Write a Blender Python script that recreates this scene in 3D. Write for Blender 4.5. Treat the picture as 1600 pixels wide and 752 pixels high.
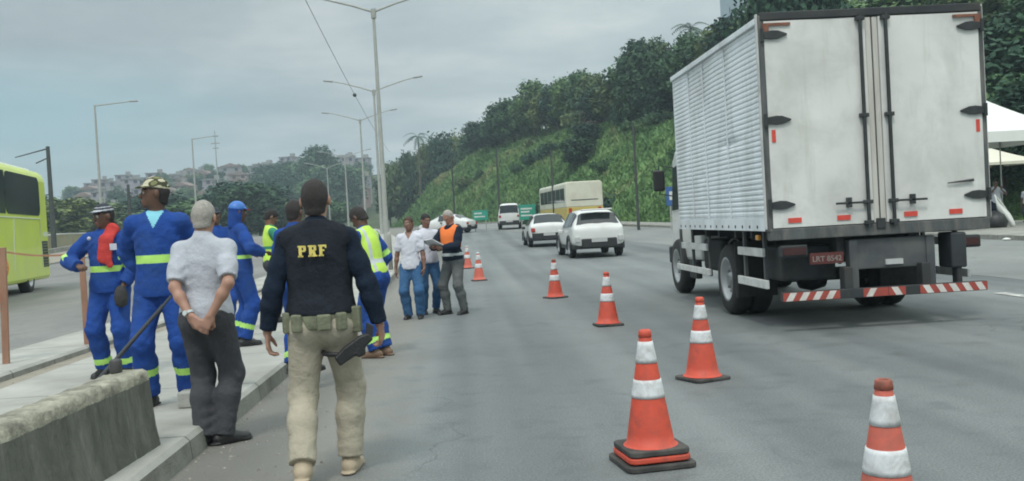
import bpy, bmesh, math, random
import numpy as np
from mathutils import Vector, Matrix, Euler

SC = bpy.context.scene
for _o in list(bpy.data.objects):
    bpy.data.objects.remove(_o, do_unlink=True)
COL = SC.collection
R = math.radians

# ------------------------------------------------------------------ camera
_cam = bpy.data.cameras.new('camera')
_cam.sensor_width = 36.0
_cam.lens = 36.0 * 1500 / 1600
_cam.clip_end = 6000
_cam.clip_start = 0.05
cam = bpy.data.objects.new('camera', _cam)
COL.objects.link(cam)
cam.matrix_world = (Matrix.Translation((0, 0, 1.43)) @ Matrix.Rotation(R(-2.86), 4, 'Z')
                    @ Matrix.Rotation(R(90 - 1.18), 4, 'X') @ Matrix.Rotation(R(-3.2), 4, 'Z'))
SC.camera = cam

# ------------------------------------------------------------------ sky (overcast with a bluish gap low on the left)
SUN_EL, SUN_AZ = R(58), R(200)        # azimuth clockwise from +Y
W = bpy.data.worlds.new('World'); SC.world = W; W.use_nodes = True
nt = W.node_tree; nt.nodes.clear()
def N(tree, typ, **kw):
    n = tree.nodes.new(typ)
    for k, v in kw.items():
        if hasattr(n, k): setattr(n, k, v)
    return n
out = N(nt, 'ShaderNodeOutputWorld'); bg = N(nt, 'ShaderNodeBackground'); bg.inputs['Strength'].default_value = 0.1
sky = N(nt, 'ShaderNodeTexSky', sky_type='NISHITA', sun_disc=False, sun_elevation=SUN_EL, sun_rotation=SUN_AZ)
sky.dust_density = 3.0; sky.air_density = 1.2
tc = N(nt, 'ShaderNodeTexCoord'); sep = N(nt, 'ShaderNodeSeparateXYZ')
nt.links.new(tc.outputs['Generated'], sep.inputs[0])
def M2(tree, op, a, b=None, clamp=False):
    n = tree.nodes.new('ShaderNodeMath'); n.operation = op; n.use_clamp = clamp
    for i, v in enumerate((a, b)):
        if v is None: continue
        if isinstance(v, (int, float)): n.inputs[i].default_value = v
        else: tree.links.new(v, n.inputs[i])
    return n.outputs[0]
zz = M2(nt, 'ADD', M2(nt, 'MAXIMUM', sep.outputs[2], 0.0), 0.10)
cu = M2(nt, 'DIVIDE', sep.outputs[0], zz); cv = M2(nt, 'DIVIDE', sep.outputs[1], zz)
cmb = N(nt, 'ShaderNodeCombineXYZ'); nt.links.new(cu, cmb.inputs[0]); nt.links.new(cv, cmb.inputs[1])
def noise(tree, vec, scale, detail=5, rough=.55, dist=0.0):
    n = tree.nodes.new('ShaderNodeTexNoise'); n.inputs['Scale'].default_value = scale
    n.inputs['Detail'].default_value = detail; n.inputs['Roughness'].default_value = rough
    n.inputs['Distortion'].default_value = dist
    if vec is not None: tree.links.new(vec, n.inputs['Vector'])
    return n.outputs['Fac']
def ramp(tree, fac, stops, interp='LINEAR'):
    n = tree.nodes.new('ShaderNodeValToRGB'); n.color_ramp.interpolation = interp
    el = n.color_ramp.elements
    while len(el) < len(stops): el.new(0.5)
    for e, (p, c) in zip(el, stops):
        e.position = p; e.color = (c[0], c[1], c[2], 1) if len(c) == 3 else c
    if fac is not None: tree.links.new(fac, n.inputs[0])
    return n.outputs[0]
def mixc(tree, fac, a, b, typ='MIX'):
    n = tree.nodes.new('ShaderNodeMixRGB'); n.blend_type = typ
    for i, v in ((0, fac), (1, a), (2, b)):
        if isinstance(v, (int, float)): n.inputs[i].default_value = v
        elif isinstance(v, tuple): n.inputs[i].default_value = (*v, 1) if len(v) == 3 else v
        else: tree.links.new(v, n.inputs[i])
    return n.outputs[0]
n1 = noise(nt, cmb.outputs[0], 0.55, 6, .55, .3)
n2 = noise(nt, cmb.outputs[0], 1.7, 5, .6, .2)
cl = M2(nt, 'ADD', M2(nt, 'MULTIPLY', n1, .65), M2(nt, 'MULTIPLY', n2, .35))
cloud = ramp(nt, cl, [(.37, (3.35, 4.0, 4.25)), (.48, (4.0, 4.7, 4.88)), (.60, (5.4, 5.9, 5.95))])
# bluish gap: low elevation, to the left
gap = M2(nt, 'MULTIPLY', ramp(nt, sep.outputs[2], [(.03, (0, 0, 0)), (.10, (1, 1, 1)), (.13, (1, 1, 1)), (.19, (0, 0, 0))]),
         ramp(nt, sep.outputs[0], [(.0, (1, 1, 1)), (.001, (1, 1, 1))]))
leftm = M2(nt, 'MULTIPLY', M2(nt, 'SUBTRACT', -0.12, sep.outputs[0]), 4.0, True)
gap = M2(nt, 'MULTIPLY', gap, leftm)
gap = M2(nt, 'MULTIPLY', gap, .85)
blue = mixc(nt, .7, sky.outputs[0], (3.1, 5.3, 5.95))
c = mixc(nt, gap, cloud, blue)
# overcast luminance: zenith brighter than the horizon (above the frame)
up = ramp(nt, sep.outputs[2], [(.0, (1, 1, 1)), (.29, (1, 1, 1)), (.60, (2.5, 2.45, 2.38))])
c = mixc(nt, 1.0, c, up, 'MULTIPLY')
side_ = ramp(nt, M2(nt, 'ADD', M2(nt, 'MULTIPLY', sep.outputs[0], .9), .5), [(.3, (.96, .96, .97)), (.62, (1.20, 1.18, 1.16)), (.9, (1.3, 1.27, 1.25))]); c = mixc(nt, 1.0, c, side_, 'MULTIPLY')
low = ramp(nt, sep.outputs[2], [(-.0, (1.12, 1.12, 1.10)), (.12, (1, 1, 1))])
c = mixc(nt, 1.0, c, low, 'MULTIPLY')
nt.links.new(c, bg.inputs['Color']); nt.links.new(bg.outputs[0], out.inputs[0])

# ------------------------------------------------------------------ sun behind cloud
_l = bpy.data.lights.new('sun', 'SUN'); _l.energy = 1.5; _l.angle = R(11); _l.color = (1, .96, .9)
sun = bpy.data.objects.new('sun', _l); COL.objects.link(sun)
_d = Vector((math.sin(SUN_AZ) * math.cos(SUN_EL), math.cos(SUN_AZ) * math.cos(SUN_EL), math.sin(SUN_EL)))
sun.rotation_euler = (-_d).to_track_quat('-Z', 'Y').to_euler()

SC.view_settings.view_transform = 'Standard'; SC.view_settings.look = 'None'
SC.view_settings.exposure = 0.15; SC.view_settings.gamma = 1.0
SC.render.engine = 'CYCLES'
SC.cycles.use_denoising = True
SC.cycles.filter_width = 1.9
SC.cycles.max_bounces = 5; SC.cycles.diffuse_bounces = 2; SC.cycles.glossy_bounces = 2
SC.cycles.transmission_bounces = 3; SC.cycles.volume_bounces = 0; SC.cycles.transparent_max_bounces = 6

# ------------------------------------------------------------------ materials
MATS = {}
def mat(name, col, rough=.7, var=.15, scale=6.0, metal=0.0, bump=0.0, bscale=None, spec=.5, dirt=None, dscale=2.0, damt=.5, stretch=None, coat=0):
    """base colour broken up by noise; optional second colour (dirt) in patches; optional bump"""
    if name in MATS: return MATS[name]
    m = bpy.data.materials.new(name); m.use_nodes = True; t = m.node_tree
    p = t.nodes['Principled BSDF']
    tcn = t.nodes.new('ShaderNodeTexCoord'); vec = tcn.outputs['Object']
    if stretch:
        mp = t.nodes.new('ShaderNodeMapping'); mp.inputs['Scale'].default_value = stretch
        t.links.new(vec, mp.inputs[0]); vec = mp.outputs[0]
    f = noise(t, vec, scale, 5, .6)
    lo = tuple(max(0, x * (1 - var)) for x in col); hi = tuple(min(1, x * (1 + var)) for x in col)
    cc = ramp(t, f, [(.3, lo), (.7, hi)])
    if dirt:
        f2 = noise(t, vec, dscale, 6, .65, .4)
        k = M2(t, 'MULTIPLY', ramp(t, f2, [(.45, (0, 0, 0)), (.68, (1, 1, 1))]), damt)
        cc = mixc(t, k, cc, dirt)
    t.links.new(cc, p.inputs['Base Color'])
    p.inputs['Roughness'].default_value = rough; p.inputs['Metallic'].default_value = metal
    p.inputs['Specular IOR Level'].default_value = spec
    if coat: p.inputs['Coat Weight'].default_value = coat
    if bump:
        fb = noise(t, vec, bscale or scale * 6, 4, .6)
        b = t.nodes.new('ShaderNodeBump'); b.inputs['Strength'].default_value = min(1, bump); b.inputs['Distance'].default_value = .02
        t.links.new(fb, b.inputs['Height']); t.links.new(b.outputs[0], p.inputs['Normal'])
    MATS[name] = m
    return m
def streaks(m, col, amt, sc=5.0, zs=.12, lo=.52, hi=.72):
    """run-down grime: long vertical streaks laid over a material's base colour"""
    t = m.node_tree; p = t.nodes['Principled BSDF']; src = p.inputs['Base Color'].links[0].from_socket
    mp = t.nodes.new('ShaderNodeMapping'); mp.inputs['Scale'].default_value = (1, 1, zs); t.links.new(t.nodes.new('ShaderNodeTexCoord').outputs['Object'], mp.inputs[0])
    k = M2(t, 'MULTIPLY', ramp(t, noise(t, mp.outputs[0], sc, 6, .7), [(lo, (0, 0, 0)), (hi, (1, 1, 1))]), amt)
    t.links.new(mixc(t, k, src, col), p.inputs['Base Color'])
def lin(r, g, b):
    f = lambda v: (v / 255) / 12.92 if v / 255 <= .04045 else ((v / 255 + .055) / 1.055) ** 2.4
    return (f(r), f(g), f(b))
glass = mat('dark_glass', (.018, .024, .028), .08, .1, 3, spec=.8)
rubber = mat('tyre_rubber', (.022, .022, .023), .85, .3, 20)
blackp = mat('black_plastic', (.02, .021, .023), .5, .2, 8)

# ------------------------------------------------------------------ object helpers
def tag(o, label=None, cat=None, group=None, kind=None):
    if label: o['label'] = label
    if cat: o['category'] = cat
    if group: o['group'] = group
    if kind: o['kind'] = kind
    return o
def empty(name, loc=(0, 0, 0), rz=0.0, label=None, cat=None, group=None):
    o = bpy.data.objects.new(name, None); COL.objects.link(o); o.location = loc; o.rotation_euler = (0, 0, rz)
    o.empty_display_size = .1
    return tag(o, label, cat, group)
def mesh_obj(name, V, Fs, mats, parent=None, midx=None, smooth=False, bevel=0):
    me = bpy.data.meshes.new(name)
    me.from_pydata([tuple(map(float, v)) for v in V], [], [tuple(map(int, f)) for f in Fs])
    if not isinstance(mats, (list, tuple)): mats = [mats]
    for m in mats: me.materials.append(m)
    if midx is not None: me.polygons.foreach_set('material_index', np.asarray(midx, dtype=np.int32))
    if smooth is True: me.polygons.foreach_set('use_smooth', np.ones(len(me.polygons), dtype=bool))
    elif smooth is not False and smooth is not None: me.polygons.foreach_set('use_smooth', np.asarray(smooth, dtype=bool))
    me.update()
    o = bpy.data.objects.new(name, me); COL.objects.link(o)
    if parent: o.parent = parent
    if bevel:
        b = o.modifiers.new('bevel', 'BEVEL'); b.width = bevel; b.segments = 2; b.limit_method = 'ANGLE'; b.angle_limit = R(40)
    return o
class MB:
    def __init__(s): s.V = []; s.F = []; s.I = []; s.S = []
    def add(s, V, F, mi=0, sm=False):
        b = len(s.V); s.V += [tuple(v) for v in V]; s.F += [tuple(b + i for i in f) for f in F]
        s.I += [mi] * len(F); s.S += [sm] * len(F); return s
    def box(s, c, d, rot=None, mi=0):
        x, y, z = d[0] / 2, d[1] / 2, d[2] / 2
        V = [Vector((a * x, b * y, e * z)) for e in (-1, 1) for b in (-1, 1) for a in (-1, 1)]
        if rot is not None:
            m = Euler(rot).to_matrix() if not isinstance(rot, Matrix) else rot
            V = [m @ v for v in V]
        c = Vector(c); V = [v + c for v in V]
        return s.add(V, [(0, 2, 3, 1), (4, 5, 7, 6), (0, 1, 5, 4), (2, 6, 7, 3), (0, 4, 6, 2), (1, 3, 7, 5)], mi)
    def b2(s, x0, x1, y0, y1, z0, z1, mi=0):
        return s.box(((x0 + x1) / 2, (y0 + y1) / 2, (z0 + z1) / 2), (x1 - x0, y1 - y0, z1 - z0), None, mi)
    def tube(s, pts, rad, n=8, mi=0, caps=True, sm=True):
        pts = [Vector(p) for p in pts]
        if not isinstance(rad, (list, tuple)): rad = [rad] * len(pts)
        V = []; prev = None
        for i, p in enumerate(pts):
            d = (pts[min(i + 1, len(pts) - 1)] - pts[max(i - 1, 0)]).normalized()
            if prev is None: a = d.orthogonal().normalized()
            else: a = (prev - d * prev.dot(d)).normalized()
            prev = a; b = d.cross(a)
            for k in range(n):
                t = 2 * math.pi * k / n; V.append(p + (a * math.cos(t) + b * math.sin(t)) * rad[i])
        Fs = [(i * n + k, i * n + (k + 1) % n, (i + 1) * n + (k + 1) % n, (i + 1) * n + k) for i in range(len(pts) - 1) for k in range(n)]
        s.add(V, Fs, mi, sm)
        if caps:
            L = len(pts) - 1
            s.add(V[:n], [tuple(reversed(range(n)))], mi); s.add(V[L * n:], [tuple(range(n))], mi)
        return s
    def cyl(s, a, b, r, r2=None, n=16, mi=0): return s.tube([a, b], [r, r if r2 is None else r2], n, mi)
    def lathe(s, prof, c=(0, 0, 0), n=24, mi=0, axis='Z', sm=True):
        V = []
        for r, h in prof:
            for k in range(n):
                t = 2 * math.pi * k / n; x, y = r * math.cos(t), r * math.sin(t)
                v = (x, y, h) if axis == 'Z' else ((h, x, y) if axis == 'X' else (y, h, x))
                V.append((v[0] + c[0], v[1] + c[1], v[2] + c[2]))
        Fs = [(i * n + k, i * n + (k + 1) % n, (i + 1) * n + (k + 1) % n, (i + 1) * n + k) for i in range(len(prof) - 1) for k in range(n)]
        return s.add(V, Fs, mi, sm)
    def prism(s, poly, y0, y1, mi=0, plane='XZ'):
        n = len(poly)
        def P(a, b, h): return (a, h, b) if plane == 'XZ' else ((h, a, b) if plane == 'YZ' else (a, b, h))
        V = [P(a, b, y0) for a, b in poly] + [P(a, b, y1) for a, b in poly]
        Fs = [tuple(range(n)), tuple(reversed(range(n, 2 * n)))] + [(k, n + k, n + (k + 1) % n, (k + 1) % n) for k in range(n)]
        return s.add(V, Fs, mi)
    def build(s, name, mats, parent=None, bevel=0):
        o = mesh_obj(name, s.V, s.F, mats, parent, s.I, s.S, bevel)
        me = o.data
        bm = bmesh.new(); bm.from_mesh(me); bmesh.ops.recalc_face_normals(bm, faces=bm.faces); bm.to_mesh(me); bm.free()
        return o
def copy_tree(o, parent=None):
    c = o.copy(); COL.objects.link(c)
    if parent: c.parent = parent; c.matrix_parent_inverse = o.matrix_parent_inverse.copy()
    for ch in list(o.children): copy_tree(ch, c)
    return c
def G(y):          # the road climbs gently away from the camera
    return .002 * max(0.0, min(y, 95.0) - 22) ** 1.5
def GA(Y): return .002 * np.clip(np.minimum(Y, 95.0) - 22, 0, None) ** 1.5

# ================================================================== GROUND, ROADS
def interp(tab, y):
    ys = [a for a, b in tab]; xs = [b for a, b in tab]
    return float(np.interp(y, ys, xs))
def CL(y): return -2.9 - (0.00105 * (y - 15) ** 2 if y > 15 else 0) if y < 170 else CL(169.9) - .33 * (y - 170)
KERB_R = [(-40, 16.3), (28, 16.2), (45, 14.6), (62, 12.2), (75, 9.6), (90, 6.6), (100, 4.2), (115, .6), (134, -5.2), (154, -12.5), (180, -24), (240, -52)]
def KR(y): return interp(KERB_R, y)
ROWS = sorted(set([-40, -30, -20, -10, -5, 0] + list(range(2, 30, 1)) + list(range(30, 95, 2)) + [95] + list(range(97, 130, 3)) + list(range(130, 241, 10))))

def strip(name, xl, xr, dz, mtl, nx=6, side=0.0, y0=-40, y1=240):
    """a sheet along the road between xl(y) and xr(y); side>0 also drops vertical skirts (a kerb face)"""
    rows = [y for y in ROWS if y0 <= y <= y1]; V = []; Fs = []
    for y in rows:
        a, b = xl(y), xr(y)
        line = [(a + (b - a) * i / nx, y, G(y) + dz) for i in range(nx + 1)]
        if side: line = [(a - .02, y, G(y) + dz - side), (a, y, G(y) + dz - .02)] + [(a + .03, y, G(y) + dz)] + line[1:-1] + [(b - .03, y, G(y) + dz), (b, y, G(y) + dz - .03), (b + .02, y, G(y) + dz - side)]
        V += line
    w = len(line)
    for r in range(len(rows) - 1):
        for i in range(w - 1): Fs.append((r * w + i, r * w + i + 1, (r + 1) * w + i + 1, (r + 1) * w + i))
    if side:
        Fs.append(tuple(reversed([i for i in range(w)]))); Fs.append(tuple((len(rows) - 1) * w + i for i in range(w)))
    o = mesh_obj(name, V, Fs, mtl if not side else [mtl, MATS['kerb_concrete']]); tag(o, kind='structure')
    if side:
        for p in o.data.polygons:
            if p.normal.z < .6: p.material_index = 1
    return o

def asphalt(name, base, tint, wear=.35, dust=False):
    m = bpy.data.materials.new(name); m.use_nodes = True; t = m.node_tree; p = t.nodes['Principled BSDF']
    tcn = t.nodes.new('ShaderNodeTexCoord'); v = tcn.outputs['Object']
    mp = t.nodes.new('ShaderNodeMapping'); mp.inputs['Scale'].default_value = (1, .13, 1); t.links.new(v, mp.inputs[0])
    big = noise(t, v, .22, 5, .6, .5); streak = noise(t, mp.outputs[0], 1.1, 5, .6); mid = noise(t, v, 2.6, 6, .65); fine = noise(t, v, 70, 3, .8)
    c = ramp(t, big, [(.3, tuple(x * .82 for x in base)), (.7, tuple(x * 1.18 for x in base))])
    c = mixc(t, M2(t, 'MULTIPLY', ramp(t, streak, [(.42, (0, 0, 0)), (.72, (1, 1, 1))]), wear), c, tint)
    c = mixc(t, M2(t, 'MULTIPLY', ramp(t, mid, [(.30, (1, 1, 1)), (.48, (0, 0, 0))]), .5), c, tuple(x * .55 for x in base))
    spot = noise(t, v, .9, 6, .7, 1.2); c = mixc(t, M2(t, 'MULTIPLY', ramp(t, spot, [(.60, (0, 0, 0)), (.70, (1, 1, 1))]), .38), c, tuple(x * .42 for x in base))
    c = mixc(t, .5, c, mixc(t, 1.0, c, ramp(t, fine, [(.3, (.25, .25, .25)), (.7, (1.9, 1.9, 1.9))]), 'MULTIPLY'))
    # fine cracks
    vo = t.nodes.new('ShaderNodeTexVoronoi'); vo.feature = 'DISTANCE_TO_EDGE'; vo.inputs['Scale'].default_value = .35
    wv = t.nodes.new('ShaderNodeVectorMath'); wv.operation = 'ADD'
    nn = t.nodes.new('ShaderNodeTexNoise'); nn.inputs['Scale'].default_value = 1.3; nn.inputs['Detail'].default_value = 6; t.links.new(v, nn.inputs['Vector'])
    t.links.new(v, wv.inputs[0]); t.links.new(nn.outputs['Color'], wv.inputs[1]); t.links.new(wv.outputs[0], vo.inputs['Vector'])
    ck = M2(t, 'MULTIPLY', ramp(t, vo.outputs['Distance'], [(.0, (1, 1, 1)), (.006, (0, 0, 0))]), ramp(t, big, [(.48, (0, 0, 0)), (.62, (.7, .7, .7))]))
    c = mixc(t, ck, c, tuple(x * .35 for x in base))
    if dust:   # grit swept to the kerb side and tyre-polished lanes
        sx = t.nodes.new('ShaderNodeSeparateXYZ'); t.links.new(v, sx.inputs[0])
        e = M2(t, 'SUBTRACT', M2(t, 'ADD', -.35, M2(t, 'MULTIPLY', mid, 1.3)), M2(t, 'ADD', sx.outputs[0], 1.0))
        e = M2(t, 'MULTIPLY', M2(t, 'ADD', e, .35), 1.6, True)
        c = mixc(t, M2(t, 'MULTIPLY', e, .6), c, (.185, .17, .145))
        wv2 = t.nodes.new('ShaderNodeTexNoise'); wv2.inputs['Scale'].default_value = 1.0; mp2 = t.nodes.new('ShaderNodeMapping'); mp2.inputs['Scale'].default_value = (1.1, .03, 1); t.links.new(v, mp2.inputs[0]); t.links.new(mp2.outputs[0], wv2.inputs['Vector'])
        c = mixc(t, 1.0, c, ramp(t, wv2.outputs['Fac'], [(.38, (.78, .78, .79)), (.62, (1.16, 1.15, 1.14))]), 'MULTIPLY')
    t.links.new(c, p.inputs['Base Color'])
    rr = ramp(t, mid, [(.3, (.62, .62, .62)), (.7, (.85, .85, .85))]); t.links.new(rr, p.inputs['Roughness'])
    p.inputs['Specular IOR Level'].default_value = .35
    b = t.nodes.new('ShaderNodeBump'); b.inputs['Strength'].default_value = .35; b.inputs['Distance'].default_value = .01
    t.links.new(fine, b.inputs['Height']); t.links.new(b.outputs[0], p.inputs['Normal'])
    return m
asph = asphalt('asphalt', (.150, .165, .167), (.195, .205, .203), dust=True)
asph2 = asphalt('dusty_asphalt', (.17, .17, .165), (.27, .26, .24), .5)
gutter_m = asphalt('gutter_dust', (.15, .145, .13), (.22, .21, .185), .6)
concrete_new = mat('pale_new_concrete', (.37, .37, .345), .9, .16, 1.6, bump=.5, bscale=60, dirt=(.24, .235, .205), dscale=.9, damt=.6)
concrete_old = mat('old_grey_concrete', (.30, .30, .275), .9, .2, 2.2, bump=.6, bscale=50, dirt=(.17, .17, .15), dscale=1.2, damt=.8)
mat('kerb_concrete', (.25, .25, .225), .92, .2, 3, bump=.6, bscale=40, dirt=(.13, .125, .105), dscale=2, damt=.9)
def joints(m, every, wid):
    """narrow dark joints between cast slabs, every few metres along the road"""
    t = m.node_tree; p = t.nodes['Principled BSDF']; src = p.inputs['Base Color'].links[0].from_socket
    s_ = t.nodes.new('ShaderNodeSeparateXYZ'); t.links.new(t.nodes.new('ShaderNodeTexCoord').outputs['Object'], s_.inputs[0])
    f = M2(t, 'FRACT', M2(t, 'DIVIDE', s_.outputs[1], every)); k = M2(t, 'MULTIPLY', M2(t, 'LESS_THAN', f, wid / every), .75)
    t.links.new(mixc(t, k, src, (.06, .06, .05)), p.inputs['Base Color'])
joints(concrete_new, 2.1, .02); joints(MATS['kerb_concrete'], 1.05, .018)
soil = mat('sandy_soil', (.28, .255, .21), .95, .25, 1.2, bump=.8, bscale=30, dirt=(.2, .19, .15), dscale=.6)
paint_w = mat('road_paint', (.55, .55, .52), .8, .15, 5, dirt=(.2, .2, .2), dscale=4, damt=.8)

strip('road', lambda y: CL(y) + 1.0, KR, 0.0, asph, 10)
strip('left_carriageway', lambda y: -21.5 + (CL(y) + 2.9) * 1.25, lambda y: CL(y) - 2.6, 0.0, asph2, 8)
strip('median_pavement', lambda y: CL(y) - 1.45, lambda y: CL(y) + 1.05, .15, concrete_new, 4, side=.19)
strip('median_soil', lambda y: CL(y) - 2.05, lambda y: CL(y) - 1.40, .045, soil, 2, side=.06)
strip('median_edge_pavement', lambda y: CL(y) - 3.0, lambda y: CL(y) - 2.0, .13, concrete_new, 2, side=.17)
strip('pavement', lambda y: KR(y) , lambda y: KR(y) + (7.5 if y < 40 else max(2.4, 7.5 - (y - 40) * .25)), .16, concrete_old, 3, side=.22)
strip('left_verge', lambda y: -31 + (CL(y) + 2.9) * 1.35, lambda y: -21.4 + (CL(y) + 2.9) * 1.25, .10, soil, 3, side=.15)
# edge line of the far lane and a faded lane dash beside the truck
asph3 = asphalt('pale_worn_asphalt', (.195, .205, .20), (.25, .255, .245), .6)
strip('road_shoulder', lambda y: KR(y) - 7.2 + (.05 * math.sin(y * 1.3)), lambda y: KR(y) - .02, .004, asph3, 4, y1=110)
for (x, y, l) in ((7.62, 12.3, 1.1),):
    m_ = MB(); m_.add([(x - .09, y, .008), (x + .09, y, .008), (x + .09, y + l, .008), (x - .09, y + l, .008)], [(0, 1, 2, 3)])
    tag(m_.build('lane_marking', paint_w), kind='structure')

# ------------------------------------------------------------------ terrain
TOE = [(-60, 27.5), (36, 26.5), (46, 22.5), (60, 16.4), (75, 13.2), (90, 10.2), (100, 7.8), (115, 4.2), (134, -1.6), (150, -7), (163, -11.5), (170, -11), (180, -4), (190, 8), (215, 40)]
POLY = [(x, y) for y, x in TOE] + [(400, 230), (400, -60)]
def in_poly(X, Y, poly):
    ins = np.zeros(X.shape, bool); n = len(poly)
    for i in range(n):
        x0, y0 = poly[i]; x1, y1 = poly[(i + 1) % n]
        c = ((y0 > Y) != (y1 > Y)) & (X < (x1 - x0) * (Y - y0) / ((y1 - y0) if y1 != y0 else 1e-9) + x0)
        ins ^= c
    return ins
def dist_line(X, Y, pts):
    D = np.full(X.shape, 1e9)
    for (x0, y0), (x1, y1) in zip(pts[:-1], pts[1:]):
        dx, dy = x1 - x0, y1 - y0; t = np.clip(((X - x0) * dx + (Y - y0) * dy) / (dx * dx + dy * dy), 0, 1)
        D = np.minimum(D, np.hypot(X - x0 - t * dx, Y - y0 - t * dy))
    return D
def vnoise(X, Y, s, seed=0):
    a = seed * 1.7
    return (np.sin(X * s + 1.3 * np.sin(Y * s * .7 + a) + a) + np.sin(Y * s * 1.1 + 1.7 * np.sin(X * s * .6 - a) + 2 * a) + .6 * np.sin((X + Y) * s * 1.9 + a)) / 2.6
def hill_h(X, Y):
    X = np.asarray(X, float); Y = np.asarray(Y, float)
    s = dist_line(X, Y, [(x, y) for y, x in TOE]) * np.where(in_poly(X, Y, POLY), 1, -1)
    s = s + .7 * vnoise(X, Y, .23, 1)
    hmax = 13.5 + 1.0 * vnoise(X, Y, .05, 2) + np.clip((s - 20) * .12, 0, 10) + np.clip(Y - 110, -20, 60) * .04
    k = np.clip(s * (.85 + .0022 * np.clip(Y - 110, -30, 60)), 0, None)
    h = k / (1 + (k / hmax) ** 4) ** .25
    h += np.clip(s / 6, 0, 1) * (.45 * vnoise(X, Y, .55, 3) + .25 * vnoise(X, Y, 1.3, 4))
    g = GA(Y)
    return np.where(s > .1, h + .02, np.clip(s, -1, 0) * .35) + g
def far_h(X, Y):
    """the town hillside far behind on the left, and low ground elsewhere"""
    X = np.asarray(X, float); Y = np.asarray(Y, float)
    g = GA(Y) - .06
    ridge = np.interp(X, [-420, -250, -190, -165, -120, -60, 0, 60, 200], [6, 8, 11, 15, 22, 24, 23, 20, 18])
    up = np.clip((Y - 215) / 235, 0, 1); up = up * up * (3 - 2 * up)
    h = ridge * up * (1 + .10 * vnoise(X, Y, .02, 5)) + up * 1.3 * vnoise(X, Y, .06, 6)
    return g + h
def grid(name, xs, ys, fn, mtl):
    X, Y = np.meshgrid(xs, ys); Z = fn(X, Y); nx = len(xs); V = np.stack([X, Y, Z], -1).reshape(-1, 3)
    Fs = [(j * nx + i, j * nx + i + 1, (j + 1) * nx + i + 1, (j + 1) * nx + i) for j in range(len(ys) - 1) for i in range(nx - 1)]
    o = mesh_obj(name, V, Fs, mtl, smooth=True); tag(o, kind='structure'); return o
def grass_mat(name, cols, sc=.35):
    m = bpy.data.materials.new(name); m.use_nodes = True; t = m.node_tree; p = t.nodes['Principled BSDF']
    v = t.nodes.new('ShaderNodeTexCoord').outputs['Object']
    a = noise(t, v, sc, 6, .65, .6); b = noise(t, v, sc * 9, 5, .7); d = noise(t, v, sc * 60, 3, .7)
    c = ramp(t, a, [(.30, cols[0]), (.45, cols[1]), (.58, cols[2]), (.72, cols[3])])
    c = mixc(t, 1.0, c, ramp(t, b, [(.3, (.6, .65, .65)), (.7, (1.3, 1.3, 1.2))]), 'MULTIPLY')
    c = mixc(t, 1.0, c, ramp(t, d, [(.3, (.6, .6, .6)), (.7, (1.35, 1.35, 1.35))]), 'MULTIPLY')
    t.links.new(c, p.inputs['Base Color']); p.inputs['Roughness'].default_value = .95; p.inputs['Specular IOR Level'].default_value = .1
    bb = t.nodes.new('ShaderNodeBump'); bb.inputs['Strength'].default_value = 1; bb.inputs['Distance'].default_value = .25
    t.links.new(b, bb.inputs['Height']); t.links.new(bb.outputs[0], p.inputs['Normal'])
    return m
grassm = grass_mat('slope_grass', [(.080, .155, .064), (.12, .22, .088), (.165, .265, .105), (.28, .28, .15)], .12)
farm = grass_mat('far_ground', [(.04, .06, .03), (.06, .08, .04), (.085, .10, .05), (.13, .12, .09)], .02)
xs = np.concatenate([np.arange(-40, 60, 1.0), np.arange(60, 160, 5.0)]); ys = np.arange(-30, 216, 1.25)
grid('hillside', xs, ys, hill_h, grassm)
def ground_h(X, Y):
    h = far_h(X, Y)
    return h - .10
xs = np.concatenate([np.linspace(-3000, -500, 8), np.arange(-450, 260, 12.0), np.linspace(300, 3000, 8)])
ys = np.concatenate([np.array([-600, -300, -100, -40, -10, 0, 8, 14, 18, 22]), np.arange(24, 96, 3.0), np.array([97, 121, 150, 180, 200]), np.arange(215, 480, 12.0), np.linspace(520, 5000, 8)])
grid('ground', xs, ys, ground_h, farm)

# ================================================================== TREES
def leaf_mat(name, a, b, c):
    m = bpy.data.materials.new(name); m.use_nodes = True; t = m.node_tree; p = t.nodes['Principled BSDF']
    v = t.nodes.new('ShaderNodeTexCoord').outputs['Object']; oi = t.nodes.new('ShaderNodeObjectInfo')
    f = noise(t, v, .9, 4, .6); f2 = noise(t, v, 6, 3, .7)
    col = ramp(t, f, [(.34, a), (.5, b), (.68, c)])
    col = mixc(t, 1.0, col, ramp(t, f2, [(.3, (.6, .6, .6)), (.7, (1.4, 1.4, 1.3))]), 'MULTIPLY')
    col = mixc(t, 1.0, col, ramp(t, oi.outputs['Random'], [(0, (.7, .78, .8)), (.5, (1, 1, 1)), (1, (1.35, 1.2, .95))]), 'MULTIPLY')
    t.links.new(col, p.inputs['Base Color']); p.inputs['Roughness'].default_value = .7; p.inputs['Specular IOR Level'].default_value = .2
    p.inputs['Transmission Weight'].default_value = 0
    return m
leafA = leaf_mat('foliage_dark', (.022, .052, .038), (.034, .078, .050), (.060, .122, .070))
leafB = leaf_mat('foliage_mid', (.044, .100, .050), (.072, .142, .066), (.115, .195, .088))
leafC = leaf_mat('foliage_olive', (.060, .100, .048), (.095, .145, .065), (.15, .20, .09))
bark = mat('bark', (.11, .095, .075), .95, .3, 4, bump=.8)

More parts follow.
